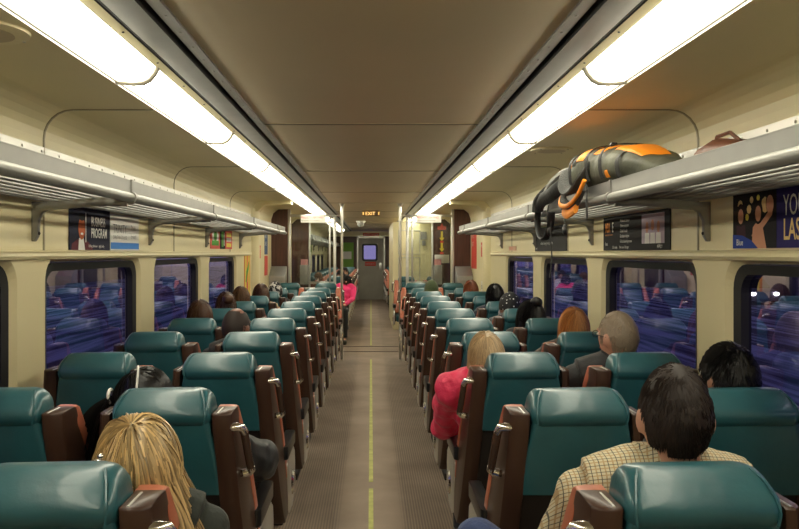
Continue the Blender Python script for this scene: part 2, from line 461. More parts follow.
# floor markings
for i, (a, b) in enumerate(((2.0, 5.04), (5.19, 11.15), (12.85, 25.2))):
    t = MB(); t.box(-.014, .014, a, b, .0005, .003)
    o = t.build('aisle_stripe', mat('yellow_tape', srgb(176, 176, 96), .6, var=.25, vscale=12))
    tag(o, ['yellow glow stripe on the aisle floor, short piece nearest the camera', 'long yellow glow stripe on the aisle floor before the cross strips',
            'far yellow glow stripe on the aisle floor leading to the end door'][i], 'floor stripe', 'yellow stripes along the aisle')
for i, y in enumerate((12.05, 12.7)):
    t = MB(); t.box(-1.4, 1.4, y - .025, y + .025, .0005, .006)
    trim(t, mat('floor_strip_brown', (.10, .062, .040, 1), .5))

# ------------------------------------------------------------------ ceiling lights
def light(side, k, ya, yb, label):
    s = side; e = empty('ceiling_light', (s * .86, (ya + yb) / 2, 2.205))
    hl = (yb - ya) / 2 - .004
    d = MB(); secs = []
    pr = [(.098, -.002), (.090, -.008), (.04, -.010), (.0, -.006), (-.018, .004), (-.019, .022), (-.048, .044), (-.050, .056), (.098, .03)]
    def ring(y, k=1.0): return [(s * px * k, y, pz) for px, pz in pr]
    d.loft([ring(-hl + .012), ring(hl - .012)]); d.build('diffuser', lampm, e)
    fm = MB()
    for y in (-hl, hl):
        fm.tube([(s * .102, y, .004), (s * .100, y, -.009), (s * .04, y, -.015), (s * .0, y, -.012), (s * -.022, y, -.001), (s * -.040, y, .020), (s * -.054, y, .046)], .009, 6)
    fm.box(*sorted((s * .098, s * .106)), -hl, hl, -.008, .006); fm.box(*sorted((s * -.050, s * -.056)), -hl, hl, .044, .056)
    fm.build('frame', mat('dull_frame', (.16, .145, .11, 1), .5), e)
    tag(e, label, 'ceiling light', 'fluorescent ceiling lights on the %s' % ('left' if s < 0 else 'right'))
ys = [2.90 + 1.58 * k for k in range(-4, 14)]
for s in (-1, 1):
    n = 0; i0 = 0
    for k in range(len(ys)):
        ya, yb = ys[k], ys[k] + 1.58
        if ya < -2.7: continue
        if yb > 25: continue
        if yb < .1: lab = 'fluorescent strip light overhead on the %s, behind the camera%s' % ('left' if s < 0 else 'right', '' if i0 == 0 else ', nearer one')
        else:
            lab = 'lit white fluorescent ceiling strip on the %s side, %s piece counted from the camera' % ('left' if s < 0 else 'right', ORD[n]); n += 1
        i0 += 1
        light(s, k, ya, yb, lab)
# round speaker grilles and small ceiling things
for s, y in ((-1, 2.2), (1, 4.74)):
    o = empty('speaker_grille', (s * 1.115, y, 2.19)); o.scale = (.86, .86, 1)
    q = MB(); q.tube([(0, 0, .001), (0, 0, -.008), (0, 0, -.012)], [.15, .148, .125], 40); q.build('bezel', cream, o)
    q = MB(); q.tube([(0, 0, -.011), (0, 0, -.0135)], [.10, .10], 32); q.build('grille', ceilm, o)
    q = MB()
    for a in (45, 135, 225, 315): q.ell((.135 * math.cos(R(a)), .135 * math.sin(R(a)), -.0115), (.006, .006, .003), 8, 4)
    q.build('screw', chrome, o)
    tag(o, ['round cream speaker cover in the ceiling above the left rack', 'round cream speaker cover in the ceiling above the backpack'][s > 0], 'speaker')
o = empty('exit_sign', (0, 13.4, 2.284))
q = MB(); q.box(-.15, .15, -.03, .03, -.09, .006); q.build('housing', mat('sign_dark', (.10, .06, .03, 1), .5), o, bevel=.004)
t_ = text('EXIT', .085, lampend, o, (-.10, -.0315, -.075)); t_.rotation_euler = (PI / 2, 0, 0)
for x in (-.135, .135):
    q = MB(); q.box(x - .01, x + .01, -.019, -.03, -.07, -.02); q.build('arrow_light', lampend, o)
tag(o, 'small amber exit sign hanging from the middle of the ceiling', 'sign')
o = empty('camera_dome', (-.235, 17.6, 2.286))
q = MB(); q.tube([(0, 0, .006), (0, 0, -.04)], [.11, .10], 20); q.build('base', white, o)
q = MB(); q.ell((0, -.02, -.07), (.08, .08, .07)); q.build('dome', mat('smoked_dome', (.5, .5, .5, 1), .15), o)
tag(o, 'small white camera dome on the ceiling left of the exit sign', 'security camera')
o = empty('warning_strip', (0, 25.5, 2.14))
q = MB(); q.box(-.27, .27, -.01, .02, -.02, .07); q.build('board', redm, o)
t_ = text('WATCH YOUR STEP', .055, white, o, (-.25, -.012, .008)); t_.rotation_euler = (PI / 2, 0, 0)
tag(o, 'red notice strip on the header above the grey end door', 'sign')

# ------------------------------------------------------------------ luggage racks
rackm = mat('rack_grey', (.29, .29, .27, 1), .40, .25)
def rack(s, ya, yb, label):
    e = empty('luggage_rack', (s * WX, ya, 1.8)); L_ = yb - ya
    X = lambda d: -s * d     # distance from the wall
    q = MB(); q.box(*sorted((X(.41), X(.425))), 0, L_, -.025, .062); q.box(*sorted((X(.395), X(.425))), 0, L_, .055, .064); q.build('front_lip', alu, e, bevel=.003)
    q = MB(); q.tube([(X(.425), -.0, -.012), (X(.425), L_, -.012)], .021, 14); q.build('front_rail', rackm, e)
    q = MB(); q.box(*sorted((X(.0), X(.03))), 0, L_, -.02, .01); q.build('back_rail', alu, e)
    for i in range(7):
        d = .055 + i * .053
        q = MB(); z = -.018 + .018 * (d / .42); q.tube([(X(d), 0, z), (X(d), L_, z)], .0065, 8); q.build('slat', rackm, e)
    yb_ = 3.31 if ya < 5 else 14.2
    y = yb_ - 1.73 * math.floor((yb_ - ya) / 1.73)
    while y < yb:
        b = empty('bracket', (0, y - ya, 0)); b.parent = e
        q = MB(); q.tube([(X(.02), 0, -.055), (X(.08), 0, -.045), (X(.30), 0, -.028), (X(.41), 0, -.035)], [.02, .022, .022, .016], 10, flat=((0, 0, 1), .9, .9)); q.build('arm', alu, b)
        w = .014
        q = MB(); poly = [(0, -.03), (.10, -.03), (.085, -.055), (.045, -.075), (.028, -.11), (.026, -.175), (.012, -.20), (0, -.20)]
        q.loft([[(X(a), yy, z) for a, z in poly] for yy in (-w, w)]); q.build('wall_plate', alud, b, bevel=.003)
        q = MB(); q.ell((X(.028), 0, -.165), (.006, .008, .008), 8, 5); q.build('bolt', blackr, b)
        q = MB(); q.tube([(X(.425), -.012, -.012), (X(.425), .012, -.012)], .027, 14); q.box(*sorted((X(.424), X(.432))), -.01, .01, .0, .066); q.build('clip', alud, b)
        y += 1.73
    tag(e, label, 'luggage rack', 'overhead luggage racks')
    return e
rack(-1, -2.0, 9.25, 'long grey metal overhead luggage rack along the left wall, nearest the camera')
rack(1, -2.0, 9.0, 'grey metal overhead luggage rack on the right wall with the backpack on it')
rack(-1, 13.6, 25.0, 'far overhead luggage rack on the left wall seen through the glass screen')
rack(1, 19.2, 25.0, 'far overhead luggage rack on the right wall beyond the cream cubicle')

# ------------------------------------------------------------------ seats
def rr_ring(hx, ya, yb, z, r, n=4, yskew=0):
    pts = []; r = min(r, hx * .99, (yb - ya) / 2 * .99)
    for cx_, cy_, a0 in ((hx - r, yb - r, 0), (-hx + r, yb - r, 90), (-hx + r, ya + r, 180), (hx - r, ya + r, 270)):
        for k in range(n + 1):
            a = R(a0 + 90 * k / n); pts.append((cx_ + r * math.cos(a), cy_ + r * math.sin(a), z))
    return pts
def make_seat(aisle, side=0):
    e = empty('train_seat')
    q = MB(); prof = [(1.018, .138, .018, .120), (1.026, .147, .004, .134), (1.042, .152, -.006, .141), (1.060, .153, -.006, .143), (1.076, .151, .003, .141),
                      (1.092, .147, .018, .137), (1.106, .140, .033, .131), (1.117, .131, .048, .122), (1.123, .117, .062, .110), (1.125, .09, .075, .10)]
    rings = [rr_ring(hx, a, b, z, .028) for z, hx, a, b in prof]
    q.loft([[(x * (1 - .02 * abs(math.sin(y * 160)) * (abs(x) > .12)), y, z + .004 * noise.noise(Vector((x * 14, y * 20, z * 30)))) for x, y, z in r_] for r_ in rings])
    hd = q.build('headrest', teal, e)
    for sg in (-1, 1):     # stitched seam around each end of the bolster
        q = MB(); pts = [(sg * .134, -.0035, 1.030), (sg * .138, -.0055, 1.055), (sg * .134, .006, 1.080), (sg * .126, .030, 1.105), (sg * .112, .062, 1.1225)]
        q.tube(pts, .003, 5); q.build('seam', teal, hd)
    q = MB(); prof = [(.795, .172, .066, .10), (.80, .178, .050, .10), (.84, .178, .042, .10), (.92, .168, .024, .10), (1.0, .152, .008, .10), (1.032, .146, .006, .10)]
    q.loft([rr_ring(hx, a, b, z, .018) for z, hx, a, b in prof]); q.build('rear_panel', teal, e)
    q = MB(); prof = [(.34, .19, .22, .30), (.55, .188, .130, .24), (.82, .170, .062, .18)]
    q.loft([rr_ring(hx, a, b, z, .01) for z, hx, a, b in prof]); q.build('lower_back', darkbk, e)
    q = MB(); prof = [(.44, .145, .26, .40), (.60, .150, .20, .365), (.80, .148, .12, .27), (.95, .145, .09, .20), (1.03, .14, .09, .165)]
    q.loft([rr_ring(hx, a, b, z, .03) for z, hx, a, b in prof]); q.build('backrest', teal, e)
    hh = lambda z: .213 + (1.06 - z) * .058
    shell = [(1.060, .022, .125), (1.056, .016, .14), (1.00, .016, .165), (.92, .030, .215), (.80, .052, .30), (.68, .085, .36), (.58, .12, .395), (.50, .15, .41), (.44, .18, .41), (.38, .21, .40), (.335, .25, .38)]
    for sg in (-1, 1):
        q = MB(); rings = []
        for z, a, b in shell:
            xo = hh(z); xi = xo - .060
            if aisle and sg != side: xo -= .022; xi = xo - .034
            rings.append([(sg * xi, a, z), (sg * (xi + .02), a - .004, z), (sg * (xo - .015), a, z), (sg * xo, a + .014, z), (sg * xo, b, z), (sg * xi, b, z)])
        q.loft(rings); q.build('side_shell', brown, e, bevel=.004, angle=45)
        q = MB(); rings = []
        for z, a, b in [(1.058, .095, .150), (1.050, .09, .17)] + [(z, a, b) for z, a, b in shell[2:8]]:
            xo = hh(z) + .002 - (.022 if aisle and sg != side else 0); xi = .142
            if z > 1.045:
                rings.append([(sg * (xi + .008), b - .03, z), (sg * (xo - .012), b - .045, z), (sg * (xo - .004), b - .03, z), (sg * (xo - .006), b + .01, z), (sg * (xo - .03), b + .02, z), (sg * (xi + .006), b + .02, z)])
            else:
                rings.append([(sg * xi, b - .02, z), (sg * (xo - .02), b - .03, z), (sg * xo, b - .022, z), (sg * (xo + .001), b + .03, z), (sg * (xo - .025), b + .045, z), (sg * xi, b + .035, z)])
        q.loft(rings); q.build('side_wing', salmon, e, bevel=.004, angle=45)
        q = MB(); q.tube([(sg * (hh(1.03) - .044), .02, 1.058), (sg * (hh(1.03) - .044), .11, 1.058)], .004, 6); q.build('edge_strip', silver, e)
        q = MB(); q.loft([rr_ring(.025, .34, .70, z, .02) for z in (.595, .655)])
        q.v = [(x + sg * .232, y, z) for x, y, z in q.v]
        q.build('armrest', salmon if not (aisle and sg == side) else blackp, e, bevel=.004)
        q = MB()
        out = [(.40, .56), (.44, .585), (.66, .585), (.72, .55), (.74, .48), (.73, .40), (.69, .33), (.62, .30), (.50, .30), (.42, .34)]
        q.loft([[(sg * x_, y, z) for y, z in out] for x_ in (.225, .252)]); pl = q.build('side_frame', silver, e, bevel=.006)
        q = MB(); q.tube([(sg * .25, .60, .42), (sg * .262, .60, .42)], [.06, .05], 20); q.build('pivot_cap', chrome, pl)
    if aisle:
        x0 = side
        q = MB(); q.tube([(x0 * .195, .035, 1.012), (x0 * .225, .038, 1.014), (x0 * .240, .046, 1.010), (x0 * .246, .058, .995), (x0 * .252, .085, .93), (x0 * .258, .115, .865), (x0 * .252, .122, .852), (x0 * .222, .115, .848)], [.011, .0115, .012, .013, .013, .013, .0115, .011], 10)
        gh = q.build('grab_handle', mat('brown_handle', (.07, .04, .028, 1), .25), e)
        for pts in ([(x0 * .195, .035, 1.012), (x0 * .225, .038, 1.014), (x0 * .240, .046, 1.010), (x0 * .2465, .059, .992)], [(x0 * .2575, .113, .870), (x0 * .2585, .117, .860), (x0 * .252, .122, .852), (x0 * .232, .118, .848)]):
            q = MB(); q.tube(pts, .0135, 10); q.build('chrome_end', chrome, gh)
    q = MB(); prof = [(.35, .185, .25, .70), (.37, .20, .22, .74), (.44, .20, .22, .75), (.465, .19, .24, .73), (.47, .17, .27, .70)]
    q.loft([rr_ring(hx, a, b, z, .05) for z, hx, a, b in prof]); q.build('seat_cushion', teal, e)
    q = MB(); q.box(-.12, .12, .34, .58, .05, .35); q.box(-.14, .14, .30, .62, 0, .05); q.build('pedestal', darkbk, e, bevel=.01)
    return e
PROTO = {'L': make_seat(True, 1), 'R': make_seat(True, -1), 'W': make_seat(False)}
used = set()
def place_seat(kind, x, y, rz, label, group):
    if kind not in used: o = PROTO[kind]; used.add(kind)
    else: o = copy_tree(PROTO[kind])
    o.location = (x, y, 0); o.rotation_euler = (0, 0, rz)
    tag(o, label, 'train seat', group)
    return o
P = .865
WHO = {(-1, 0, 'a'): 'behind the blonde passenger', (-1, 1, 'a'): 'behind the passenger in the black coat', (-1, 3, 'a'): 'behind the balding man', (1, 0, 'a'): 'behind the man in the plaid shirt',
       (1, 2, 'a'): 'behind the woman in the pink coat', (1, 1, 'w'): 'behind the short black haired passenger', (1, 2, 'w'): 'behind the grey haired man', (1, 8, 'a'): 'behind the green beanie'}
for s in (-1, 1):
    sd = 'left' if s < 0 else 'right'
    for r_ in range(10):
        y = 1.46 + P * r_
        g = 'teal seats of the near saloon, %s side' % sd
        w1 = WHO.get((s, r_, 'a'), ''); w2 = WHO.get((s, r_, 'w'), '')
        l1 = 'teal aisle seat on the %s, %s row, %s' % (sd, ORD[r_], w1) if w1 else 'teal and brown aisle seat on the %s, %s row from the camera' % (sd, ORD[r_])
        l2 = 'teal window seat on the %s, %s row, %s' % (sd, ORD[r_], w2) if w2 else 'teal and brown window seat on the %s, %s row from the camera' % (sd, ORD[r_])
        place_seat('L' if s < 0 else 'R', s * .64, y, 0, l1, g)
        place_seat('W', s * 1.16, y, 0, l2, g)
    y = 10.98
    place_seat('R' if s < 0 else 'L', s * .64, y, PI, 'salmon sided aisle seat facing the camera just before the %s glass screen' % sd, 'seats backing onto the glass screens')
    place_seat('W', s * 1.16, y, PI, 'salmon sided window seat facing the camera just before the %s glass screen' % sd, 'seats backing onto the glass screens')
    rows = [14.0 + P * k for k in range(12)] if s < 0 else [14.0] + [19.8 + P * k for k in range(6)]
    for i, y in enumerate(rows):
        g = 'camera facing seats of the far saloon, %s side' % sd
        place_seat('R' if s < 0 else 'L', s * .64, y, PI, 'camera facing aisle seat beyond the vestibule on the %s, %s row past the screens' % (sd, ORD[i]), g)
        place_seat('W', s * 1.16, y, PI, 'camera facing window seat beyond the vestibule on the %s, %s row past the screens' % (sd, ORD[i]), g)

# ------------------------------------------------------------------ vestibule partitions
def partition(s, y, label_b, label_g, second=False):
    # wood panel beside the wall
    xa, xb = (1.215, 1.455) if not second else (1.10, 1.455)
    q = MB(); pts = [(xa, 0), (xb, 0), (xb, 2.04), (xb - .03, 2.13), (xb - .10, 2.185), (xa, 2.188)]
    q.loft([[(s * a, yy, z) for a, z in pts] for yy in (y, y + .035)]); o = q.build('partition_panel', woodp, smooth=False)
    tag(o, label_b, 'partition')
    e = empty('glass_screen', (s * .8, y, 0))
    x0, x1 = (-.27, .395) if not second else (-.15, .29)
    q = MB()
    for x in ((x0, x1) if not second else (x1,)): q.box(x - .02, x + .02, 0, .04, 0, 2.19 if x == x1 else 2.11)
    q.box(x0, x1, 0, .04, 2.075, 2.115); q.box(x0, x1, 0, .04, 1.0, 1.045)
    if not second: q.box(x0 + .06, x0 + .085, .005, .035, 1.0, 2.1)
    q.v = [(s * a, b, c_) for a, b, c_ in q.v]
    q.build('frame', steel, e, bevel=.003)
    q = MB(); q.box(x0, x1, .017, .023, 1.04, 2.08); q.v = [(s * a, b, c_) for a, b, c_ in q.v]; q.build('pane', clearg, e, smooth=False)
    q = MB(); q.box(x0, x1, .01, .03, .05, 1.0); q.v = [(s * a, b, c_) for a, b, c_ in q.v]; q.build('lower_panel', woodp, e, smooth=False)
    if not second:
        q = MB(); q.tube([(s * -.375, -.03, 0), (s * -.375, -.03, 2.262)], .02, 14); pl = q.build('grab_pole', steel, e)
        q = MB(); q.tube([(s * -.375, -.03, 2.225), (s * -.375, -.03, 2.268)], [.025, .045], 16); q.build('flange', steel, pl)
        q = MB(); q.tube([(s * -.375, -.03, 2.095), (s * -.27, .01, 2.095)], .011, 8); q.tube([(s * -.375, -.03, 1.02), (s * -.27, .01, 1.02)], .011, 8); q.build('pole_bracket', steel, pl)
        sg = empty('notice', (s * .045, -.004, 1.995)); sg.parent = e
        q = MB(); q.box(-.18, .18, -.004, .001, 0, .105); q.build('board', white, sg)
        t_ = text('PRIORITY SEATING', .042, redm, sg, (-.175, -.0055, .06)); t_.rotation_euler = (PI / 2, 0, 0); t_.scale = (.88, 1, 1)
        t_ = text('for persons with disabilities', .030, mat('print_grey', (.15, .15, .15, 1), .6), sg, (-.17, -.0055, .02)); t_.rotation_euler = (PI / 2, 0, 0); t_.scale = (.8, 1, 1)
    tag(e, label_g, 'glass screen')
    return e
for s in (-1, 1):
    sd = 'left' if s < 0 else 'right'
    partition(s, 11.2, 'dark woodgrain partition against the %s wall at the near side of the vestibule' % sd, 'steel framed glass screen with grab pole, near side of the vestibule on the %s' % sd)
    partition(s, 13.55, 'dark woodgrain partition against the %s wall behind the near glass screen' % sd, 'steel framed glass screen at the far side of the vestibule on the %s' % sd, True)
    o = empty('litter_bin', (s * 1.33, 11.02, 0))
    q = MB(); q.loft([[(a * s, b, 0) for a, b in ((-.11, -.12), (.12, -.12), (.12, .12), (-.11, .12))], [(a * s, b, z) for a, b, z in ((-.11, -.12, 1.22), (.12, -.12, 1.22), (.12, .12, 1.36), (-.11, .12, 1.36))]])
    q.build('body', alu, o, bevel=.006)
    q = MB(); q.box(-.07, .07, -.125, -.118, 1.04, 1.16); q.build('flap', alud, o)
    tag(o, 'grey sloped top metal bin beside the %s wood partition' % sd, 'bin', 'bins by the vestibule')
    o = empty('paper_holder', (s * 1.17, 13.46, 0))
    q = MB(); q.box(-.075, .075, -.05, .05, 1.0, 1.34); q.build('body', alud, o, bevel=.005)
    q = MB(); q.box(-.06, .06, -.03, .03, 1.34, 1.44); q.build('leaflet', mat('pink_paper', (.55, .25, .25, 1), .7), o)
    tag(o, 'grey timetable holder with pink leaflets on the far %s wood partition' % sd, 'leaflet holder', 'leaflet holders in the vestibule')
# sign with arrows on the right partition
o = empty('emergency_sign', (1.25, 13.54, 1.53))
q = MB(); q.box(-.075, .075, -.006, 0, .43, .49); q.build('red_header', redm, o)
q = MB()
for z in (.27, .08):
    q.box(-.018, .018, -.006, 0, z + .02, z + .13); q.prism([(-.045, 0), (.045, 0), (0, -.06)], 0, .006, Matrix.Translation((0, 0, z + .02)) @ Matrix.Rotation(PI / 2, 4, 'X'))
q.build('arrow', yelm, o)
q = MB()
for z in (.20, .0): q.box(-.03, .03, -.007, 0, z, z + .035)
q.prism([(-.03, 0), (.03, 0), (0, .06)], 0, .006, Matrix.Translation((0, 0, .49)) @ Matrix.Rotation(PI / 2, 4, 'X')); q.build('red_mark', redm, o)
q = MB(); q.box(-.13, .13, -.03, 0, -.16, -.01); q.build('handle_box', steel, o, bevel=.004)
tag(o, 'red and yellow arrow sign with steel release box behind the right glass', 'sign')
# cream cubicle on the right
q = MB(); q.box(.44, 1.455, 15.5, 18.7, 0, 2.18); o = empty('cubicle', (0, 0, 0)); q.build('wall_panel', cream, o, bevel=.02)
q = MB()
for a, b, z0, z1 in ((.55, .98, .2, 1.45), (.55, .98, 1.52, 2.0)):
    for bx in ((a, b, z0, z0 + .012), (a, b, z1, z1 + .012), (a, a + .012, z0, z1), (b, b + .012, z0, z1 + .012)): q.box(bx[0], bx[1], 15.488, 15.5, bx[2], bx[3])
q.build('panel_moulding', steel, o)
q = MB(); q.box(1.0, 1.12, 15.42, 15.5, 1.82, 1.98); q.box(1.03, 1.10, 15.44, 15.5, 1.70, 1.80); q.build('control_box', alud, o, bevel=.006)
tag(o, 'cream walled cubicle beyond the right glass screen', 'cubicle')

# ------------------------------------------------------------------ posters and notices on the walls
def flatm(name, col, rough=.7): return mat(name, col, rough, spec=.2)
def board(s, y_left, z0, w, h, m, name='poster', thick=.004, parent_m=None, x=None):
    """local x runs to the reader's right, local y up, local z out of the wall"""
    xx = (x if x is not None else WX - .001)
    e = empty(name, (s * xx, y_left, z0))
    M = Matrix(((0, 0, 1), (1, 0, 0), (0, 1, 0))) if s < 0 else Matrix(((0, 0, -1), (-1, 0, 0), (0, 1, 0)))
    e.rotation_euler = M.to_euler()
    q = MB(); q.box(0, w, 0, h, 0, thick); q.build('board', m, e)
    return e
def patch(e, pts, m, z, name='print'):
    q = MB(); q.add([(a, b, z) for a, b in pts], [tuple(range(len(pts)))])
    return q.build(name, m, e, smooth=False)
def disc(cx_, cy_, rx, ry, n=20): return [(cx_ + rx * math.cos(2 * PI * k / n), cy_ + ry * math.sin(2 * PI * k / n)) for k in range(n)]
def rect(a, b, c_, d): return [(a, c_), (b, c_), (b, d), (a, d)]
navy = flatm('navy_print', (.012, .014, .035, 1)); wht = flatm('white_print', (.72, .71, .68, 1)); pgrey = flatm('grey_print', (.2, .2, .22, 1))
facem = flatm('face_print', (.50, .13, .05, 1)); maroon = flatm('maroon_print', (.10, .02, .03, 1)); blup = flatm('blue_print', (.06, .22, .60, 1)); blk = flatm('black_print', (.012, .011, .012, 1))
green = flatm('green_print', (.10, .33, .06, 1)); orp = flatm('orange_print', (.75, .28, .08, 1)); pur = flatm('purple_print', (.022, .016, .11, 1)); fac2 = flatm('tan_print', (.55, .27, .17, 1))
gold = flatm('gold_print', (.70, .50, .22, 1)); yel = flatm('yellow_print2', (.78, .66, .12, 1))
# business program
e = board(-1, 3.70, 1.565, .575, .215, navy); tag(e, 'dark poster reading BUSINESS PROGRAM with a smiling man, left wall', 'poster')
patch(e, [(.02, 0), (.03, .03), (.10, .055), (.16, .06), (.22, .05), (.30, .02), (.31, 0)], maroon, .0050, 'jacket')
patch(e, [(.11, 0), (.12, .06), (.18, .06), (.20, 0)], wht, .0052, 'shirt'); patch(e, disc(.155, .11, .045, .058), facem, .0054, 'face')
patch(e, disc(.157, .165, .043, .018), blk, .0056, 'hair'); patch(e, disc(.157, .082, .018, .006, 10), wht, .0058, 'smile')
patch(e, rect(.205, .215, .04, .19), wht, .0056, 'rule')
text('BUSINESS', .072, wht, e, (.285, .125, .0055), sx=.70, off=.001); text('PROGRAM', .072, wht, e, (.285, .065, .0055), sx=.70, off=.001)
text('Rolling admission    apply today', .020, wht, e, (.25, .015, .0055), sx=.9)
e = board(-1, 4.285, 1.565, .52, .205, wht); tag(e, 'white poster reading TRINITY with a blue band, left wall', 'poster')
text('TRINITY', .072, pgrey, e, (.04, .10, .005), sx=.9); text('CHRISTIAN COLLEGE', .030, pgrey, e, (.04, .065, .005), sx=.85)
text('Think', .045, pgrey, e, (.36, .12, .005), sx=.9); text('forward', .04, pgrey, e, (.36, .07, .005), sx=.8)
patch(e, rect(.0, .52, .008, .045), blup, .005, 'band')
# red/green posters far left
e = board(-1, 6.95, 1.59, .44, .20, redm); tag(e, 'red and green poster with a round emblem on the left wall', 'poster')
patch(e, disc(.22, .11, .15, .08), wht, .005, 'emblem'); patch(e, disc(.22, .12, .07, .06), green, .0052, 'leaf'); patch(e, rect(.06, .38, .03, .075), green, .0054, 'scroll')
e = board(-1, 7.41, 1.59, .24, .20, blk); tag(e, 'narrow black poster with a green strip, between two red posters on the left', 'poster')
patch(e, rect(.06, .15, .02, .17), green, .005, 'strip'); patch(e, rect(.17, .20, .03, .16), wht, .005, 'strip')
e = board(-1, 7.67, 1.59, .36, .20, redm); tag(e, 'red poster with yellow and white panels on the left wall', 'poster')
for z, m in ((.02, yel), (.075, wht), (.125, yel)): patch(e, rect(.05, .31, z, z + .038), m, .005, 'panel')
e = board(-1, 8.82, .92, .42, .60, orp); tag(e, 'tall orange and yellow picture poster beside the last left window', 'poster')
patch(e, rect(.05, .13, 0, .6), yel, .005, 'ray'); patch(e, rect(.28, .36, 0, .6), yel, .005, 'ray')
patch(e, [(.08, .30), (.12, .42), (.22, .48), (.32, .54), (.30, .44), (.20, .36), (.14, .28)], green, .0055, 'bird'); patch(e, [(.12, .1), (.22, .1), (.24, .28), (.14, .30)], redm, .0055, 'tail')
# right wall: night-out advert (text continues out of view)
e = board(1, 3.08, 1.568, 1.15, .215, pur); tag(e, 'purple poster reading YOUR LAS VEGAS with partying women, near right wall', 'poster')
patch(e, rect(0, .33, 0, .215), blk, .005, 'photo')
for a, b, r1, m in ((.06, .17, .02, gold), (.13, .15, .018, gold), (.115, .12, .014, yel), (.25, .16, .03, gold), (.20, .19, .012, yel), (.15, .185, .014, gold)): patch(e, disc(a, b, r1, r1, 8), m, .0052, 'lights')
for a, b in ((.065, .13), (.20, .135), (.29, .165)): patch(e, disc(a, b, .034, .045), flatm('hair_print', (.02, .010, .008, 1)), .0055, 'hair')
patch(e, [(.03, 0), (.03, .09), (.10, .09), (.11, 0)], flatm('dress_print', (.05, .02, .03, 1)), .0054, 'figure')
patch(e, disc(.065, .125, .022, .03), fac2, .0056, 'face'); patch(e, disc(.20, .13, .022, .03), fac2, .0056, 'face'); patch(e, disc(.285, .16, .026, .034), fac2, .0056, 'face')
patch(e, [(.15, 0), (.16, .08), (.19, .10), (.23, .09), (.26, .0)], fac2, .0054, 'figure'); patch(e, [(.15, .05), (.17, .03), (.30, .12), (.31, .16), (.27, .13)], fac2, .0057, 'arm')
patch(e, [(0, 0), (.20, 0), (.15, .03), (.08, .05), (0, .055)], blup if False else flatm('deep_blue_print', (.02, .05, .28, 1)), .0060, 'wave')
text('Blue', .035, wht, e, (.03, .012, .0064), sx=.9)
text('YOUR', .105, wht, e, (.375, .115, .0055), sx=.62); text('LAS VEGAS', .105, gold, e, (.375, .03, .0055), sx=.66, off=.0015)
# MBA poster
e = board(1, 4.80, 1.565, 1.07, .205, blk); tag(e, 'black poster reading MBA under the backpack, right wall', 'poster')
text('MBA', .085, flatm('orange_ink', (.75, .28, .06, 1)), e, (.04, .11, .005), sx=.55, off=.001); text('E', .085, wht, e, (.175, .11, .005), sx=.55, off=.001)
text('executive education', .018, flatm('orange_ink', (.75, .28, .06, 1)), e, (.04, .09, .005)); text('fees', .03, wht, e, (.04, .03, .005))
for i, w_ in enumerate(('Weekend classes', 'Online program', 'Global faculty', 'Graduate degree', 'Full scholarships now')): text(w_, .026, wht, e, (.32, .165 - i * .03, .005), sx=.9)
text('Call today      Visit us in Chicago', .022, wht, e, (.18, .012, .005))
patch(e, rect(.68, 1.0, .035, .19), flatm('photo_print', (.42, .35, .42, 1)), .005, 'photo')
for a, b in ((.76, .12), (.84, .13), (.92, .12)):
    patch(e, disc(a, b, .022, .03, 12), fac2, .0055, 'face'); patch(e, [(a - .035, .035), (a - .03, .09), (a + .03, .09), (a + .035, .035)], wht, .0053, 'figure')
text('APPLY', .026, wht, e, (.9, .01, .005))
e = board(1, 6.80, 1.565, 1.10, .20, flatm('charcoal_print', (.030, .030, .032, 1))); tag(e, 'charcoal poster with two thin white lines of text, right wall', 'poster')
text('Your future starts', .035, wht, e, (.32, .10, .005)); text('without leaving the city tonight', .035, wht, e, (.22, .055, .005)); text('apply', .03, wht, e, (.03, .015, .005))
e = board(1, 8.1, 1.575, .40, .045, flatm('peach_print', (.62, .40, .28, 1))); tag(e, 'small peach label on the right wall above the farthest near window', 'label')
text('NO SMOKING', .035, redm, e, (.03, .01, .005))
# notices near the vestibule
def notice(s, y, z0, w, h, m, label, txt=None, tm=None, name='notice', size=.04):
    e = board(s, y, z0, w, h, m, name); tag(e, label, 'notice')
    if txt:
        for i, l in enumerate(txt): text(l, size, tm or wht, e, (.03, h - size * 1.3 * (i + 1), .005), sx=.9)
    return e
notice(-1, 10.50, 1.53, .30, .33, flatm('blue_photo', (.08, .12, .22, 1)), 'blue picture notice above the red one on the left wall', ['RIDE', 'SAFE'], wht, size=.08)
notice(-1, 10.50, 1.24, .30, .27, redm, 'red notice with a white square, left wall by the partition')
e = notice(-1, 9.95, 1.48, .16, .17, redm, 'small red notice on the left pillar panel', ['PUSH'], wht, size=.05)
e = notice(-1, 9.93, .98, .14, .20, white, 'small black printed word plate low on the left wall', ['DO', 'OR'], blk, size=.08)
notice(1, 11.10, .98 + .35, .50, .55, redm, 'tall red notice on the right wall by the partition', ['SAFETY', 'FIRST'], wht, size=.09)
notice(1, 10.15, 1.50, .18, .19, redm, 'small red notice on the right pillar panel', ['PUSH'], wht, size=.05)
notice(1, 10.13, .98, .16, .20, white, 'small black printed word plate low on the right wall', ['DO', 'OR'], blk, size=.08)
# green posters in far left saloon
e = notice(-1, 17.2, 1.57, 1.6, .22, flatm('green_poster', (.20, .38, .08, 1)), 'green poster on the far left wall beyond the screens', ['GO GREEN'], wht, size=.12, name='poster')
o = empty('poster', (-.80, 25.59, 1.05)); q = MB(); q.box(-.22, .22, -.01, 0, 0, .85); q.build('board', flatm('green_poster', (.20, .38, .08, 1)), o)
q = MB(); q.box(-.15, .15, -.014, -.01, .30, .55); q.build('print', wht, o); tag(o, 'tall green poster with a white patch on the end wall left of the door', 'poster')

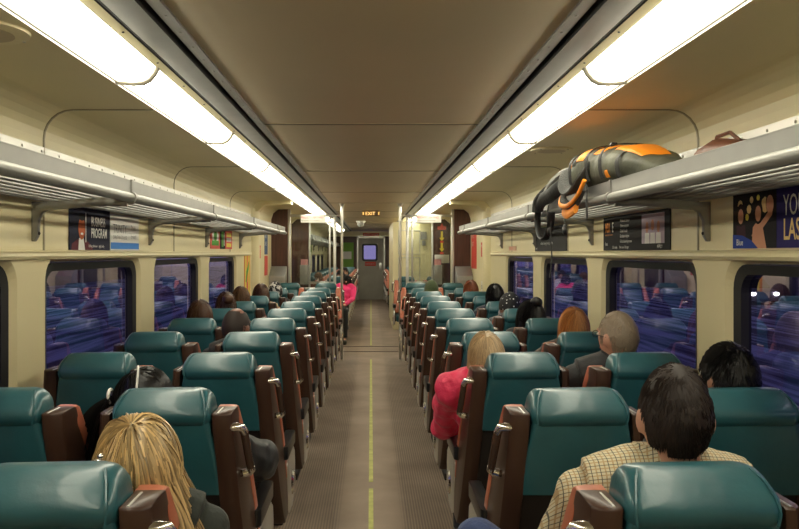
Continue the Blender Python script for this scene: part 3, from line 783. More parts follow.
# ------------------------------------------------------------------ people
def cloth(name, col, rough=.85, **k): return mat(name, col, rough, bump=k.get('bump', .3), bscale=k.get('bscale', 60), var=.15, vscale=10, sheen=.1)
def hairm(name, col, rough=.42, isl=.25): return mat(name, col, rough, island=isl, spec=.4)

def remesh(mb, name, m, parent, voxel, sm=6, disp=0.0):
    o = mb.build(name, m, None)
    md = o.modifiers.new('r', 'REMESH'); md.mode = 'VOXEL'; md.voxel_size = voxel; md.use_smooth_shade = True
    if sm:
        s2 = o.modifiers.new('s', 'SMOOTH'); s2.factor = .5; s2.iterations = sm
    bpy.context.view_layer.update()
    me = bpy.data.meshes.new_from_object(o.evaluated_get(bpy.context.evaluated_depsgraph_get()))
    old = o.data; o.modifiers.clear(); o.data = me; bpy.data.meshes.remove(old)
    me.name = name
    if not me.materials: me.materials.append(m)
    if disp:
        nor = [v.normal.copy() for v in me.vertices]
        for v, nv in zip(me.vertices, nor):
            n = noise.noise(v.co * 9) + .6 * noise.noise(v.co * 22)
            v.co += nv * n * disp
    for p in me.polygons: p.use_smooth = True
    if parent is not None: o.parent = parent
    return o

HR = (.0745, .096, .116)
def head_dir(d):
    """surface point of a head for a unit direction, head frame, face towards +Y"""
    x, y, z = d
    px, py, pz = x * HR[0], y * HR[1], z * HR[2]
    if z < 0:
        k = (-z) ** 1.3
        px *= 1 - .22 * k; 
        if y < 0: py *= 1 - .25 * k
        else: py *= 1 - .05 * k
    if y > .5: py *= .97
    return Vector((px, py, pz))

def hair(style, M, m, parent, name='hair', n=900, length=.3, vol=1.0, world_down=True, part=0.0, width=.0024, seed=1, bald=0.0, curl=0.0, side=0.0):
    """strands laid over the skull from a crown whorl, then hanging; plus a thin under layer"""
    rnd = random.Random(seed); q = MB()
    def allowed(d):
        if style == 'short':
            lo = (-.66 if abs(d.x) < .50 else -.36) if d.y < -.35 else (.02 if d.y < .05 else (-.10 if d.y < .35 else .45))
        else:
            lo = -.40 if d.y < 0 else (-.15 if d.y < .3 else .50)
        if d.z < lo: return False
        if bald and d.z > bald + .1 * noise.noise(d * 3) and d.y > -.75: return False
        return True
    # under layer
    nu, nv = 36, 24
    grid = {}
    for i in range(nv + 1):
        a = PI * i / nv
        for k in range(nu):
            d = Vector((math.sin(a) * math.cos(2 * PI * k / nu), math.sin(a) * math.sin(2 * PI * k / nu), math.cos(a)))
            grid[i, k] = d
    th = 1.035 if style == 'short' else 1.07
    idx = {}
    th0 = th
    def V(i, k):
        if (i, k) not in idx:
            idx[i, k] = len(q.v); q.v.append(tuple(M @ (head_dir(grid[i, k]) * th)))
        return idx[i, k]
    for i in range(nv):
        for k in range(nu):
            l = (k + 1) % nu; c4 = [grid[i, k], grid[i, l], grid[i + 1, l], grid[i + 1, k]]
            if all(allowed(c_) for c_ in c4):
                q.f.append((V(i, k), V(i, l), V(i + 1, l), V(i + 1, k))); q.mi.append(0)
    crown = Vector((part, -.38, .92)).normalized()
    u = crown.orthogonal().normalized(); w = crown.cross(u)
    downW = Vector((0, 0, -1))
    cen = M @ Vector((0, 0, 0))
    cnt = 0; tries = 0
    while cnt < n and tries < n * 12:
        tries += 1
        z = rnd.uniform(-.45, 1); t = rnd.uniform(0, 2 * PI); s_ = math.sqrt(max(0, 1 - z * z)); d = Vector((s_ * math.cos(t), s_ * math.sin(t), z))
        if not allowed(d): continue
        cnt += 1
        ang = crown.angle(d); phi = math.atan2(d.dot(w), d.dot(u))
        L_ = length * rnd.uniform(.72, 1.05); lift = rnd.uniform(.5, 1.0) ** 1.0 * vol
        step = .014 if style != 'short' else .007
        pts = []; pos = None; trav = 0; a = ang; hang = False
        swirl = rnd.uniform(-.1, .1)
        hx, hy = rnd.uniform(-1, 1), rnd.uniform(-1, 1)
        ph0 = rnd.uniform(0, 6.28)
        cid = (int(phi * 4.5), int(ang * 2.2)); cr_ = random.Random(str(cid) + str(seed)); c1, c2, c3 = cr_.uniform(0, 6.28), cr_.uniform(0, 6.28), cr_.uniform(.7, 1.3)
        base_off = 1.0 + (.035 if style == 'short' else .06) + .05 * lift
        while trav < L_:
            if not hang:
                dd = crown * math.cos(a) + (u * math.cos(phi) + w * math.sin(phi)) * math.sin(a)
                grow = min(1, trav / .03)
                off = 1.0 + (base_off - 1.0) * (grow if style == 'short' else .5 + .5 * grow) + (vol - 1) * .10 * grow
                p = M @ (head_dir(dd) * off)
                if curl and style != 'short': p += (p - cen).normalized() * curl * .8 * math.sin(trav * 26 * c3 + c1) * min(1, trav / .08) + Vector((math.cos(trav * 21 * c3 + c2), math.sin(trav * 17 + c1), 0)) * curl * .6 * min(1, trav / .08)
                elif curl: p += Vector((noise.noise(p * 40 + Vector((ph0, 0, 0))), noise.noise(p * 40 + Vector((0, ph0, 9))), noise.noise(p * 40 + Vector((5, 0, ph0))))) * curl
                pts.append(p)
                a += step / .1; phi += (swirl if style != 'short' else .10 + swirl) * step / .06
                if style != 'short' and dd.y > -.1 and a > .9:      # front hair turns back along the sides
                    tgt = dd + Vector((0, -.10, 0)); tgt.normalize(); phi = math.atan2(tgt.dot(w), tgt.dot(u))
                if style == 'short' and a > 2.3: break
                if style != 'short' and (dd.z < -.05 or a > 1.75): hang = True
                pos = p
            else:
                k = len(pts)
                out = (pos - cen); out.z = 0
                sway = Vector((math.sin(k * .5 + ph0) * .0016 + hx * .0007 + side * .004, math.cos(k * .4 + ph0) * .0012 + hy * .0007, 0))
                tw = -out.normalized() * .0012 if style == 'bob' else out.normalized() * -.0003
                pos = pos + downW * step + sway + tw + (Vector((math.cos(trav * 21 * c3 + c2), math.sin(trav * 17 + c1), 0)) * curl * .22 if curl else Vector((0, 0, 0)))
                pts.append(pos.copy())
            trav += step
        if len(pts) < 3: continue
        rr = [width * (1 - .75 * (i / (len(pts) - 1)) ** 2) for i in range(len(pts))]; rr[0] = width * .6
        q.tube(pts, rr, 3 if width < .004 else 4, cap=False)
    return q.build(name, m, parent)

def person(label, X, Y, top, seat_x, cl, hair_args=None, yaw=0, roll=0, pitch=0, sk=None, voxel=.011, rz=0, trousers=None, bulk=1.0, elbow=None,
           shoes=True, knee=None, extras=None, hd=1.0, group='seated passengers'):
    """Y = row plane + .33 (pelvis); X = where the head is seen"""
    sk = sk or skin
    e = empty('person', (seat_x, Y, 0), rz)
    lx = X - seat_x
    if abs(rz) > 1: lx = -lx
    Hc = top - .128 * hd; T = (top - .56) / .76
    def zz(t): return .56 + t * T
    sh = zz(.455); nk = zz(.505)
    hy = -.17
    lb = lambda z: -.17 * max(0, min(1, (z - .56) / (Hc - .62)))
    # head frame
    M = Matrix.Translation((lx, hy, Hc)) @ Matrix.Rotation(R(yaw), 4, 'Z') @ Matrix.Rotation(R(pitch), 4, 'X') @ Matrix.Rotation(R(roll), 4, 'Y') @ Matrix.Scale(hd, 4)
    lean = lambda z: lx * max(0, (z - .56) / (Hc - .56)) ** 1.2
    def arms(q, g, hands):
        for s in (-1, 1):
            S = Vector((s * .17 * bulk + lean(sh), lb(sh) + .02, sh - .02)); E = Vector((s * (.205 * bulk) + lean(.8) * .6, .03, .71 + .04 * T)); W = Vector((s * .10 + lean(.7) * .3, .28, .655))
            if elbow and elbow[0] == s: E = Vector(elbow[1]); 
            q.tube([S, S.lerp(E, .5), E, E.lerp(W, .5), W], [g[0], g[0] * .92, g[1], g[1] * .92, g[2]], 10)
            q.ell(S, (g[0] * 1.05,) * 3); q.ell(E, (g[1] * 1.02,) * 3)
            if hands:
                D = (Vector((s * .03, .36, .645)) + Vector((lean(.7) * .3, 0, 0)) - W).normalized()
                sd_ = Vector((0, 0, 1)).cross(D).normalized() * s
                pc = W + D * .045
                Mr = Matrix((sd_, D, Vector((0, 0, 1)))).transposed()
                q.ell(pc, (.040, .050, .016), 12, 8, Mr)
                for i, fl in enumerate((.060, .072, .068, .052)):
                    b_ = pc + D * .038 + sd_ * (-.027 + .018 * i)
                    q.tube([b_ - D * .02, b_ + D * fl * .45 + Vector((0, 0, .004)), b_ + D * fl * .8 - Vector((0, 0, .012)), b_ + D * fl - Vector((0, 0, .028))], [.0095, .009, .0085, .0075], 8)
                tb = pc - sd_ * .032 - D * .02
                q.tube([tb, tb - sd_ * .022 + D * .028, tb - sd_ * .022 + D * .055 - Vector((0, 0, .008))], [.012, .0105, .009], 8)
    def torso(q, g):
        b = bulk
        q.ell((0, .0, .575), (.165 * b + g, .12 + g, .10 + g))
        for t, rx, ry, y in ((.08, .150, .115, .0), (.18, .145, .112, .005), (.28, .155, .112, .01), (.37, .165, .108, .015)):
            q.ell((lean(zz(t)), y + lb(zz(t)), zz(t)), (rx * b + g, ry * (b + .05) / 1.05 + g, .10 + g))
        q.tube([(-.155 * b + lean(sh), lb(sh) + .01, sh - .005), (-.07 + lean(sh), lb(sh), sh + .022), (.07 + lean(sh), lb(sh), sh + .022), (.155 * b + lean(sh), lb(sh) + .01, sh - .005)], [.062 + g, .066 + g, .066 + g, .062 + g], 12)
    def legs(q, g):
        for s in (-1, 1):
            Hp = Vector((s * .09, .0, .565)); K = Vector((s * .11, .40, .555)); A = Vector((s * .11, .40, .10))
            if knee and knee[0] == s: K = Vector(knee[1]); A = Vector(knee[2])
            q.tube([Hp, Hp.lerp(K, .5), K], [.085 + g, .076 + g, .058 + g], 12); q.ell(K, (.058 + g,) * 3)
            q.tube([K, K.lerp(A, .35), A], [.056 + g, .056 + g, .038 + g * 1.4], 12)
    b = MB()
    torso(b, -.012); arms(b, (.045, .037, .026), True); legs(b, -.014)
    for s in (-1, 1):
        A = Vector((s * .11, .40, .10)) if not (knee and knee[0] == s) else Vector(knee[2])
        b.tube([A, A + Vector((0, .02, -.045)), A + Vector((0, .14, -.065))], [.019, .036, .028], 8)
    b.tube([(lean(nk), lb(nk) + .005, nk - .03), M @ Vector((0, -.015, -.06))], [.062, .052], 14)
    # head
    hq = MB(); hq.ell((0, 0, 0), (1, 1, 1), 28, 20)
    b.add([M @ head_dir(Vector(v).normalized()) for v in hq.v], hq.f)
    b.ell(M @ Vector((0, .045, -.085)), (.042, .038, .030), 14, 10, M.to_3x3())            # jaw and chin
    b.tube([M @ Vector((0, .088, .022)), M @ Vector((0, .107, -.018))], [.008, .0155], 8)     # nose
    b.tube([M @ Vector((-.04, .088, .034)), M @ Vector((.04, .088, .034))], .009, 8)
    for s in (-1, 1):
        b.ell(M @ Vector((s * .076, -.005, -.008)), (.0095, .017, .030), 10, 8, M.to_3x3() @ Matrix.Rotation(R(-12 * s), 3, 'Z'))
    body = remesh(b, 'body', sk, e, voxel, 4)
    q = MB()
    for s in (-1, 1): q.ell(M @ Vector((s * .031, .0835, .012)), (.011, .009, .0075), 10, 8, M.to_3x3())
    ey = q.build('eyes', eyew, e)
    q = MB()
    for s in (-1, 1): q.ell(M @ Vector((s * .031, .0905, .012)), (.0045, .003, .0045), 8, 6, M.to_3x3())
    q.build('pupils', eyeb, ey)
    q = MB(); q.ell(M @ Vector((0, .0875, -.050)), (.023, .008, .0075), 12, 8, M.to_3x3()); q.build('lips', lipm, e)
    # clothes
    c_ = MB(); g = .012 + .004
    torso(c_, g - .004); arms(c_, (.056 * cl.get('fat', 1), .048 * cl.get('fat', 1), .036), False)
    remesh(c_, cl.get('name', 'jacket'), cl['m'], e, voxel, 3, cl.get('disp', .004))
    if cl.get('collar'):
        q = MB(); cz = nk + .030; cx_ = lean(nk)
        rings = []
        for k in range(25):
            a = 2 * PI * k / 24; front = max(0, math.sin(a))
            r1 = .068; x = cx_ + r1 * math.cos(a); y = lb(nk) + .012 + r1 * math.sin(a)
            rings.append([(x, y, cz - .02 - .03 * front), (x * 1 + .012 * math.cos(a), y + .012 * math.sin(a), cz - .03 - .03 * front), (x + .006 * math.cos(a), y + .006 * math.sin(a), cz + .028 - .02 * front), (x - .004 * math.cos(a), y - .004 * math.sin(a), cz + .026 - .02 * front)])
        q.loft(rings, cap=False); q.build('collar', cl['m'], e)
    tr = trousers or cloth('dark_trousers', (.02, .022, .03, 1))
    c_ = MB(); legs(c_, .006); c_.ell((0, .0, .56), (.172 * bulk, .125, .095)); remesh(c_, 'trousers', tr, e, voxel, 3, .003)
    if shoes:
        for s in (-1, 1):
            A = Vector((s * .11, .40, .10)) if not (knee and knee[0] == s) else Vector(knee[2])
            q = MB(); z0 = A.z - .098
            q.loft([[(A.x + a * .042 * k, A.y - .045 + .115 + b2 * .15 * k, z0 + zz2 - .0 if True else 0) for a, b2 in [(math.cos(t), math.sin(t)) for t in [2 * PI * i / 16 for i in range(16)]]] for k, zz2 in ((.96, 0), (1, .012), (1, .03), (.9, .052), (.55, .068))])
            q.build('shoe', blackp, e)
    if hair_args is not None:
        h = dict(hair_args); st = h.pop('style'); mm = h.pop('m')
        hair(st, M, mm, e, **h)
    if extras: extras(e, M, dict(nk=nk, lean=lean, sh=sh))
    tag(e, label, 'person', group)
    return e

def cap_part(e, M, m, scale=1.13, zmin=.02, name='beanie', puff=0.0, brim=True):
    q = MB(); nu = 28; rings = []
    zs = [zmin, zmin + .1, .3, .5, .7, .85, .95, .995]
    for i, z in enumerate(zs):
        s_ = math.sqrt(1 - z * z)
        rings.append([M @ (head_dir(Vector((s_ * math.cos(2 * PI * k / nu), s_ * math.sin(2 * PI * k / nu), z)).normalized()) * (scale + puff * math.sin(PI * min(1, i / 6)) + (.006 * (k % 2)))) for k in range(nu)])
    q.loft(rings)
    o = q.build(name, m, e)
    if brim:
        q = MB(); s_ = math.sqrt(1 - zmin ** 2)
        for dz in (0.0, .06, .12):
            z = zmin + dz; s_ = math.sqrt(1 - z * z)
            pts = [M @ (head_dir(Vector((s_ * math.cos(2 * PI * k / nu), s_ * math.sin(2 * PI * k / nu), z)).normalized()) * (scale + .015)) for k in range(nu + 1)]
            q.tube(pts, .008, 6, cap=False)
        q.build('cuff', m, o)
    return o
def yrow(i): return 1.46 + P * i + .46
def MBball(e, c, r, m, name):
    q = MB(); q.ell(c, (r, r, r * .9), 18, 12)
    q.v = [tuple(Vector(v) + (Vector(v) - c).normalized() * .006 * noise.noise(Vector(v) * 60)) for v in q.v]
    return q.build(name, m, e)

blonde = hairm('blonde_hair', (.42, .29, .13, 1), .34, .65); grey_h = hairm('grey_hair', (.26, .20, .14, 1)); dbrown = hairm('dark_brown_hair', (.018, .010, .007, 1), .62)
black_h = hairm('black_hair', (.006, .005, .005, 1), .35); redb = hairm('strawberry_hair', (.40, .17, .05, 1), .4, .35); auburn = hairm('auburn_hair', (.20, .055, .02, 1))
ashb = hairm('ash_blonde_hair', (.42, .30, .17, 1), .4, .35); brownh = hairm('brown_hair', (.07, .03, .014, 1))

# --- left side
def ex_clip(e, M, d):
    q = MB()
    q.ell(M @ Vector((-.045, -.112, .040)), (.014, .010, .008), 10, 6); q.ell(M @ Vector((-.040, -.114, .052)), (.008, .008, .006), 8, 6); q.build('hair_clip', chrome, e)
person('blonde passenger with long loose hair and a silver clip, head bowed, nearest on the left', -.535, yrow(0), 1.172, -.62, dict(m=cloth('dark_green_coat', (.02, .025, .02, 1)), name='coat'),
       dict(style='long', m=blonde, n=3200, length=.50, vol=1.75, width=.0028, seed=3, side=1.3, curl=.009), roll=-4, pitch=-12, voxel=.008, extras=ex_clip, hd=1.03)
def ex_pony(e, M, d):
    q = MB(); b0 = M @ Vector((0, -.105, .02)); rnd = random.Random(5)
    for i in range(170):
        ox, oy = rnd.uniform(-1, 1), rnd.uniform(-1, 1)
        pts = []
        for k in range(12):
            t = k / 11; w = .012 + .035 * math.sin(PI * min(1, t * 1.05) * .8)
            pts.append(b0 + Vector((-.085 * math.sin(t * 1.5) + ox * w * .8, oy * w - .04 * t, -.27 * t * t - .03 * t + ox * .006)))
        q.tube(pts, [.0028 * (1 - .6 * t / 11) for t in range(12)], 3, cap=False)
    q.build('ponytail', black_h, e)
    q = MB()
    pts = [b0 + Vector((-.006 + .0, .022 * math.cos(a), .022 * math.sin(a))) for a in [2 * PI * k / 14 for k in range(15)]]
    q.tube(pts, .006, 8, cap=False); q.build('hair_tie', white, e)
    q = MB(); pts = [M @ (head_dir(Vector((math.cos(a) * .99, -.18, math.sin(a)).__iter__() if False else (math.cos(a), -.30, math.sin(a))).normalized()) * 1.125) for a in [R(x) for x in range(-10, 191, 12)]]
    q.tube(pts, .004, 6); q.build('hair_band', white, e)
person('passenger in a black coat with black ponytail and white hair tie, facing the aisle', -.775, yrow(1), 1.165, -.66, dict(m=cloth('black_puffer', (.010, .011, .013, 1), .55, bump=.5, bscale=12), name='coat', fat=1.45, disp=.012),
       dict(style='short', m=black_h, n=1300, length=.10, vol=1.1, width=.003, seed=11), yaw=-72, roll=0, pitch=-6, voxel=.009, bulk=1.12, extras=ex_pony, elbow=(1, (.245, .10, .77)), sk=skin)
person('balding man with short dark hair and a dark collar, left side aisle', -.765, yrow(3), 1.25, -.70, dict(m=cloth('dark_jacket', (.015, .014, .014, 1)), name='jacket', collar=True),
       dict(style='short', m=dbrown, n=900, length=.018, vol=.7, width=.0016, seed=12, bald=.80), pitch=-8, yaw=-15, sk=mat('ruddy_skin', (.22, .095, .06, 1), .45))
def simple(label, px, pytop, row, cl, hr, seat='w', side=-1, **k):
    Yh = yrow(row) - .17; X = (px - 371) * Yh / F; top = H - (pytop - 253) * Yh / F
    sx = side * (1.16 if seat == 'w' else .64); sx = sx * .55 + X * .45
    return person(label, X, yrow(row), top, sx, cl, hr, **k)
drk = dict(m=cloth('navy_coat', (.015, .02, .035, 1)), name='coat')
simple('dark brown haired passenger by the left window, fifth row', 200, 299.5, 4, drk, dict(style='bob', m=brownh, n=900, length=.16, vol=1.25, seed=21, width=.003))
simple('passenger with a dark hair bun by the left window, sixth row', 226, 291, 5, dict(m=cloth('brown_coat', (.05, .03, .02, 1)), name='coat'), dict(style='short', m=brownh, n=800, length=.06, vol=1.2, seed=22, width=.003), yaw=20,
       extras=lambda e, M, d: MBball(e, M @ Vector((0, -.10, .07)), .045, brownh, 'hair_bun'))
simple('brown haired passenger by the left window, seventh row', 241, 286, 6, drk, dict(style='bob', m=hairm('mid_brown_hair', (.11, .05, .02, 1)), n=700, length=.14, vol=1.1, seed=23, width=.003))
simple('long brown haired passenger in a tan coat, left window side', 261, 283.5, 7, dict(m=cloth('tan_coat', (.30, .22, .13, 1)), name='coat'), dict(style='long', m=brownh, n=900, length=.34, vol=1.2, seed=24, width=.0035))
def ex_scarf(e, M, d):
    o = cap_part(e, M, MATS.get('scarf_print') or scarf_mat(), 1.14, -.25, 'head_scarf', .04, False)
def scarf_mat():
    m = bpy.data.materials.new('scarf_print'); m.use_nodes = True; N = m.node_tree.nodes; L = m.node_tree.links
    tc = N.new('ShaderNodeTexCoord'); nz = N.new('ShaderNodeTexNoise'); nz.inputs['Scale'].default_value = 28; L.new(tc.outputs['Object'], nz.inputs['Vector'])
    cr = N.new('ShaderNodeValToRGB'); cr.color_ramp.interpolation = 'CONSTANT'; cr.color_ramp.elements[0].color = (.012, .012, .014, 1); cr.color_ramp.elements[1].position = .52; cr.color_ramp.elements[1].color = (.45, .43, .40, 1)
    L.new(nz.outputs['Fac'], cr.inputs[0]); L.new(cr.outputs[0], N['Principled BSDF'].inputs['Base Color']); N['Principled BSDF'].inputs['Roughness'].default_value = .8
    MATS['scarf_print'] = m; return m
simple('passenger in a black coat wearing a mottled black and white head scarf, left side', 275, 281.5, 8, dict(m=cloth('black_coat', (.01, .01, .011, 1)), name='coat'), None, extras=ex_scarf, sk=skinb)

# --- right side
def scarf(e, d, m):
    q = MB(); nk = d['nk']; cx_ = d['lean'](nk)
    for dz, r1 in ((0, .075), (.03, .07)):
        q.tube([(cx_ + r1 * math.cos(a), -.15 + r1 * math.sin(a), nk + .03 + dz + .01 * math.sin(3 * a)) for a in [2 * PI * k / 18 for k in range(19)]], .026, 8, cap=False)
    return q.build('scarf', m, e)
person('dark haired man in a tan plaid shirt and blue jeans, nearest on the right', .694, yrow(0), 1.306, .655, dict(m=plaid_mat(), name='shirt', collar=True, disp=.005),
       dict(style='short', m=dbrown, n=6500, length=.028, vol=.75, width=.0021, seed=31, curl=.005), voxel=.007, trousers=cloth('blue_jeans', (.03, .05, .14, 1), bump=.4, bscale=90), bulk=1.12,
       knee=(-1, (-.345, .33, .71), (-.30, .52, .22)), hd=1.03, yaw=-7)
simple('passenger with short black hair by the right window, in front of the second row seat', 729, 341, 1, dict(m=cloth('black_jacket', (.012, .012, .014, 1)), name='jacket'),
       dict(style='short', m=black_h, n=3000, length=.04, vol=1.2, width=.0022, seed=32, curl=.006), side=1, voxel=.009, sk=skinb, yaw=18, hd=1.04)
def ex_glasses(e, M, d):
    q = MB()
    for s in (-1, 1):
        q.tube([M @ Vector((s * .031 + .019 * math.cos(a), .104, .012 + .015 * math.sin(a))) for a in [2 * PI * k / 14 for k in range(15)]], .0018, 5, cap=False)
        q.tube([M @ Vector((s * .052, .102, .015)), M @ Vector((s * .078, .04, .012)), M @ Vector((s * .081, -.01, .008))], .0018, 5)
    q.tube([M @ Vector((-.012, .104, .016)), M @ Vector((.012, .104, .016))], .0018, 5); q.build('glasses', blackp, e)
simple('grey haired man with glasses and a dark jacket by the right window', 618, 309, 2, dict(m=cloth('charcoal_jacket', (.020, .020, .022, 1), .8), name='jacket', collar=True),
       dict(style='short', m=grey_h, n=4200, length=.022, vol=.8, width=.0018, seed=33, curl=.003), side=1, voxel=.008, yaw=28, extras=ex_glasses, bulk=1.12, hd=1.03)
simple('strawberry blonde long haired passenger by the right window', 574, 307, 3, dict(m=cloth('brown_coat', (.05, .03, .02, 1)), name='coat'),
       dict(style='long', m=redb, n=1500, length=.36, vol=1.15, width=.0035, seed=34), side=1, yaw=5)
person('woman in a bright pink coat with long ash blonde hair, right aisle seat', .525, yrow(2), 1.195, .59, dict(m=cloth('pink_puffer', (.74, .030, .10, 1), .5, bump=1.0, bscale=26), name='coat', fat=1.35, disp=.014),
       dict(style='long', m=ashb, n=1800, length=.44, vol=1.15, width=.0036, seed=35, side=-.1), roll=-3, pitch=-8, voxel=.009, elbow=(-1, (-.225, .12, .70)), bulk=1.05)
simple('passenger with a tousled black ponytail by the right window', 531, 300, 4, dict(m=cloth('black_coat', (.01, .01, .011, 1)), name='coat'),
       dict(style='long', m=black_h, n=1300, length=.26, vol=1.25, width=.0035, seed=36, curl=.006), side=1, yaw=35, extras=lambda e, M, d: MBball(e, M @ Vector((.0, -.05, .115)), .04, black_h, 'hair_bun'))
simple('passenger in a black hat with white polka dots and a grey scarf, right side', 510, 292.5, 5, dict(m=cloth('grey_scarf_coat', (.09, .09, .10, 1)), name='coat'), None, side=1,
       extras=lambda e, M, d: (cap_part(e, M, dots_mat(), 1.15, -.05, 'hat', .05, False), scarf(e, d, cloth('grey_scarf', (.16, .16, .18, 1)))), sk=skinb)
simple('black haired passenger behind the polka dot hat, by the right window', 495, 283.3, 6, drk, dict(style='bob', m=black_h, n=800, length=.14, vol=1.2, seed=38, width=.003), side=1)
simple('auburn haired passenger on the right, the farthest before the glass screen', 471, 280, 8, drk, dict(style='bob', m=auburn, n=900, length=.20, vol=1.25, seed=39, width=.0035), side=1)
simple('passenger in an olive green beanie, right side near the glass screen', 431.5, 280, 8, dict(m=cloth('dark_jacket', (.015, .014, .014, 1)), name='jacket'), None, seat='a', side=1,
       extras=lambda e, M, d: cap_part(e, M, cloth('olive_knit', (.045, .065, .022, 1), bump=.6, bscale=80), 1.13, -.12))
# --- far saloon, facing the camera
def yfar(k): return 14.0 + P * k - .46
person('passenger in a pink top and black trousers facing the camera beyond the left glass screen', -.44, yfar(0), 1.17, -.56, dict(m=cloth('hot_pink_top', (.75, .03, .16, 1)), name='top'),
       dict(style='bob', m=black_h, n=500, length=.18, vol=1.1, seed=41, width=.004), rz=PI, trousers=cloth('black_trousers', (.01, .01, .01, 1)), voxel=.013)
person('passenger in a pale top with dark hair, second row past the left glass screen', -.58, yfar(1), 1.24, -.62, dict(m=cloth('pale_top', (.55, .55, .55, 1)), name='top'),
       dict(style='short', m=black_h, n=400, length=.05, vol=1.0, seed=42, width=.004), rz=PI, voxel=.014)
person('brown haired passenger seen through the left glass screen', -1.0, yfar(1), 1.19, -1.12, dict(m=cloth('mauve_top', (.25, .12, .12, 1)), name='top'),
       dict(style='bob', m=hairm('light_brown_hair', (.16, .08, .035, 1)), n=500, length=.16, vol=1.2, seed=43, width=.004), rz=PI, voxel=.014)
person('black haired passenger facing the camera in the far saloon, left aisle side', -.56, yfar(3), 1.26, -.60, dict(m=cloth('black_coat', (.01, .01, .011, 1)), name='coat'),
       dict(style='short', m=black_h, n=400, length=.05, vol=1.1, seed=44, width=.004), rz=PI, voxel=.014)

# ------------------------------------------------------------------ backpack on the right rack
bp = empty('backpack', (1.19, 3.50, 1.835))
tag(bp, 'olive and orange hiking backpack with dangling black straps on the right luggage rack', 'backpack')
def pack_ring(y, cx_, w, h, z0, n=24, sq=2.6):
    pts = []
    for k in range(n):
        t = 2 * PI * k / n; c_, s_ = math.cos(t), math.sin(t)
        x = cx_ + w * math.copysign(abs(c_) ** (2 / sq), c_); z = z0 + h + h * math.copysign(abs(s_) ** (2 / sq), s_)
        p = Vector((x, y, z)); nn = noise.noise(p * 9) * .013 + noise.noise(p * 24) * .006
        pts.append(p + Vector((c_, 0, s_)) * nn)
    return pts
prof0 = [(-.62, .03, .03, .02, .01), (-.58, .02, .07, .035, .0), (-.50, .01, .11, .05, 0), (-.38, 0, .140, .070, 0), (-.25, 0, .150, .086, 0), (-.12, 0, .152, .097, 0), (0, -.0, .15, .101, 0),
        (.12, -.005, .152, .106, 0), (.24, -.01, .15, .109, 0), (.34, -.02, .145, .106, 0), (.42, -.03, .13, .096, .004), (.50, -.03, .10, .075, .012), (.54, -.03, .05, .04, .035)]
prof = [(a * .95 + .03, b - .03, c_ * .92, d, f_) for a, b, c_, d, f_ in prof0]
q = MB(); fine = []
for i in range(len(prof) - 1):
    for k in range(4):
        t = k / 4; fine.append(tuple(a * (1 - t) + b * t for a, b in zip(prof[i], prof[i + 1])))
fine.append(prof[-1])
q.loft([pack_ring(*f_) for f_ in fine]); q.build('main_bag', olive, bp)
def wrap(name, ya, yb, a0, a1, m, off=.006, sq=2.6):
    q = MB(); rows = []
    ny = 10; na = 12
    for i in range(ny + 1):
        y = ya + (yb - ya) * i / ny
        for j in range(len(prof) - 1):
            if prof[j][0] <= y <= prof[j + 1][0]:
                t = (y - prof[j][0]) / (prof[j + 1][0] - prof[j][0]); pr = [a * (1 - t) + b * t for a, b in zip(prof[j], prof[j + 1])]; break
        r_ = []
        for k in range(na + 1):
            t = R(a0 + (a1 - a0) * k / na); c_, s_ = math.cos(t), math.sin(t)
            x = pr[1] + pr[2] * math.copysign(abs(c_) ** (2 / sq), c_); z = pr[4] + pr[3] + pr[3] * math.copysign(abs(s_) ** (2 / sq), s_)
            p = Vector((x, y, z)); nn = noise.noise(p * 9) * .013 + noise.noise(p * 24) * .006
            edge = off * (.35 if (i in (0, ny) or k in (0, na)) else 1)
            r_.append(p + Vector((c_, 0, s_)) * (nn + edge))
        rows.append(r_)
    q.loft(rows, cap=False, closed=False); return q.build(name, m, bp)
wrap('orange_lid_panel', -.40, -.12, 70, 125, orange, .008)
wrap('orange_side_panel', -.04, .10, 95, 140, orange, .007)
wrap('orange_front_panel', .16, .44, 80, 160, orange, .008)
wrap('grey_stripe', .27, .33, 75, 165, meshpad, .012)
wrap('orange_tab', -.20, -.17, 185, 205, orange, .008)
for y in (-.30, -.10, .10, .36):
    q = MB(); pts = []
    for a in range(60, 215, 12):
        t = R(a); j = min(range(len(prof)), key=lambda i: abs(prof[i][0] - y)); pr = prof[j]; c_, s_ = math.cos(t), math.sin(t)
        pts.append((pr[1] + (pr[2] + .012) * math.copysign(abs(c_) ** (2 / 2.6), c_), y + .04 * math.sin(a * .02), pr[4] + pr[3] + (pr[3] + .012) * math.copysign(abs(s_) ** (2 / 2.6), s_)))
    q.tube(pts, .011, 6, flat=((0, 1, 0), .25, 1)); q.build('compression_strap', webbing, bp)
for a in (-.02, .20):
    q = MB(); q.box(-.10, -.07, a, a + .025, .195, .218); q.build('buckle', blackp, bp, bevel=.006)
# shoulder harness folded over the far end
def ribbon(name, pts, w, t, m, flat=(0, 1, 0), parent=bp, sub=4):
    P_ = [Vector(p) for p in pts]; out = []
    for i in range(len(P_) - 1):
        p0 = P_[max(i - 1, 0)]; p1 = P_[i]; p2 = P_[i + 1]; p3 = P_[min(i + 2, len(P_) - 1)]
        for k in range(sub):
            u_ = k / sub
            out.append(.5 * ((2 * p1) + (-p0 + p2) * u_ + (2 * p0 - 5 * p1 + 4 * p2 - p3) * u_ ** 2 + (-p0 + 3 * p1 - 3 * p2 + p3) * u_ ** 3))
    out.append(P_[-1])
    q = MB(); q.tube(out, 1.0, 10, flat=(flat, t, w)); return q.build(name, m, parent)
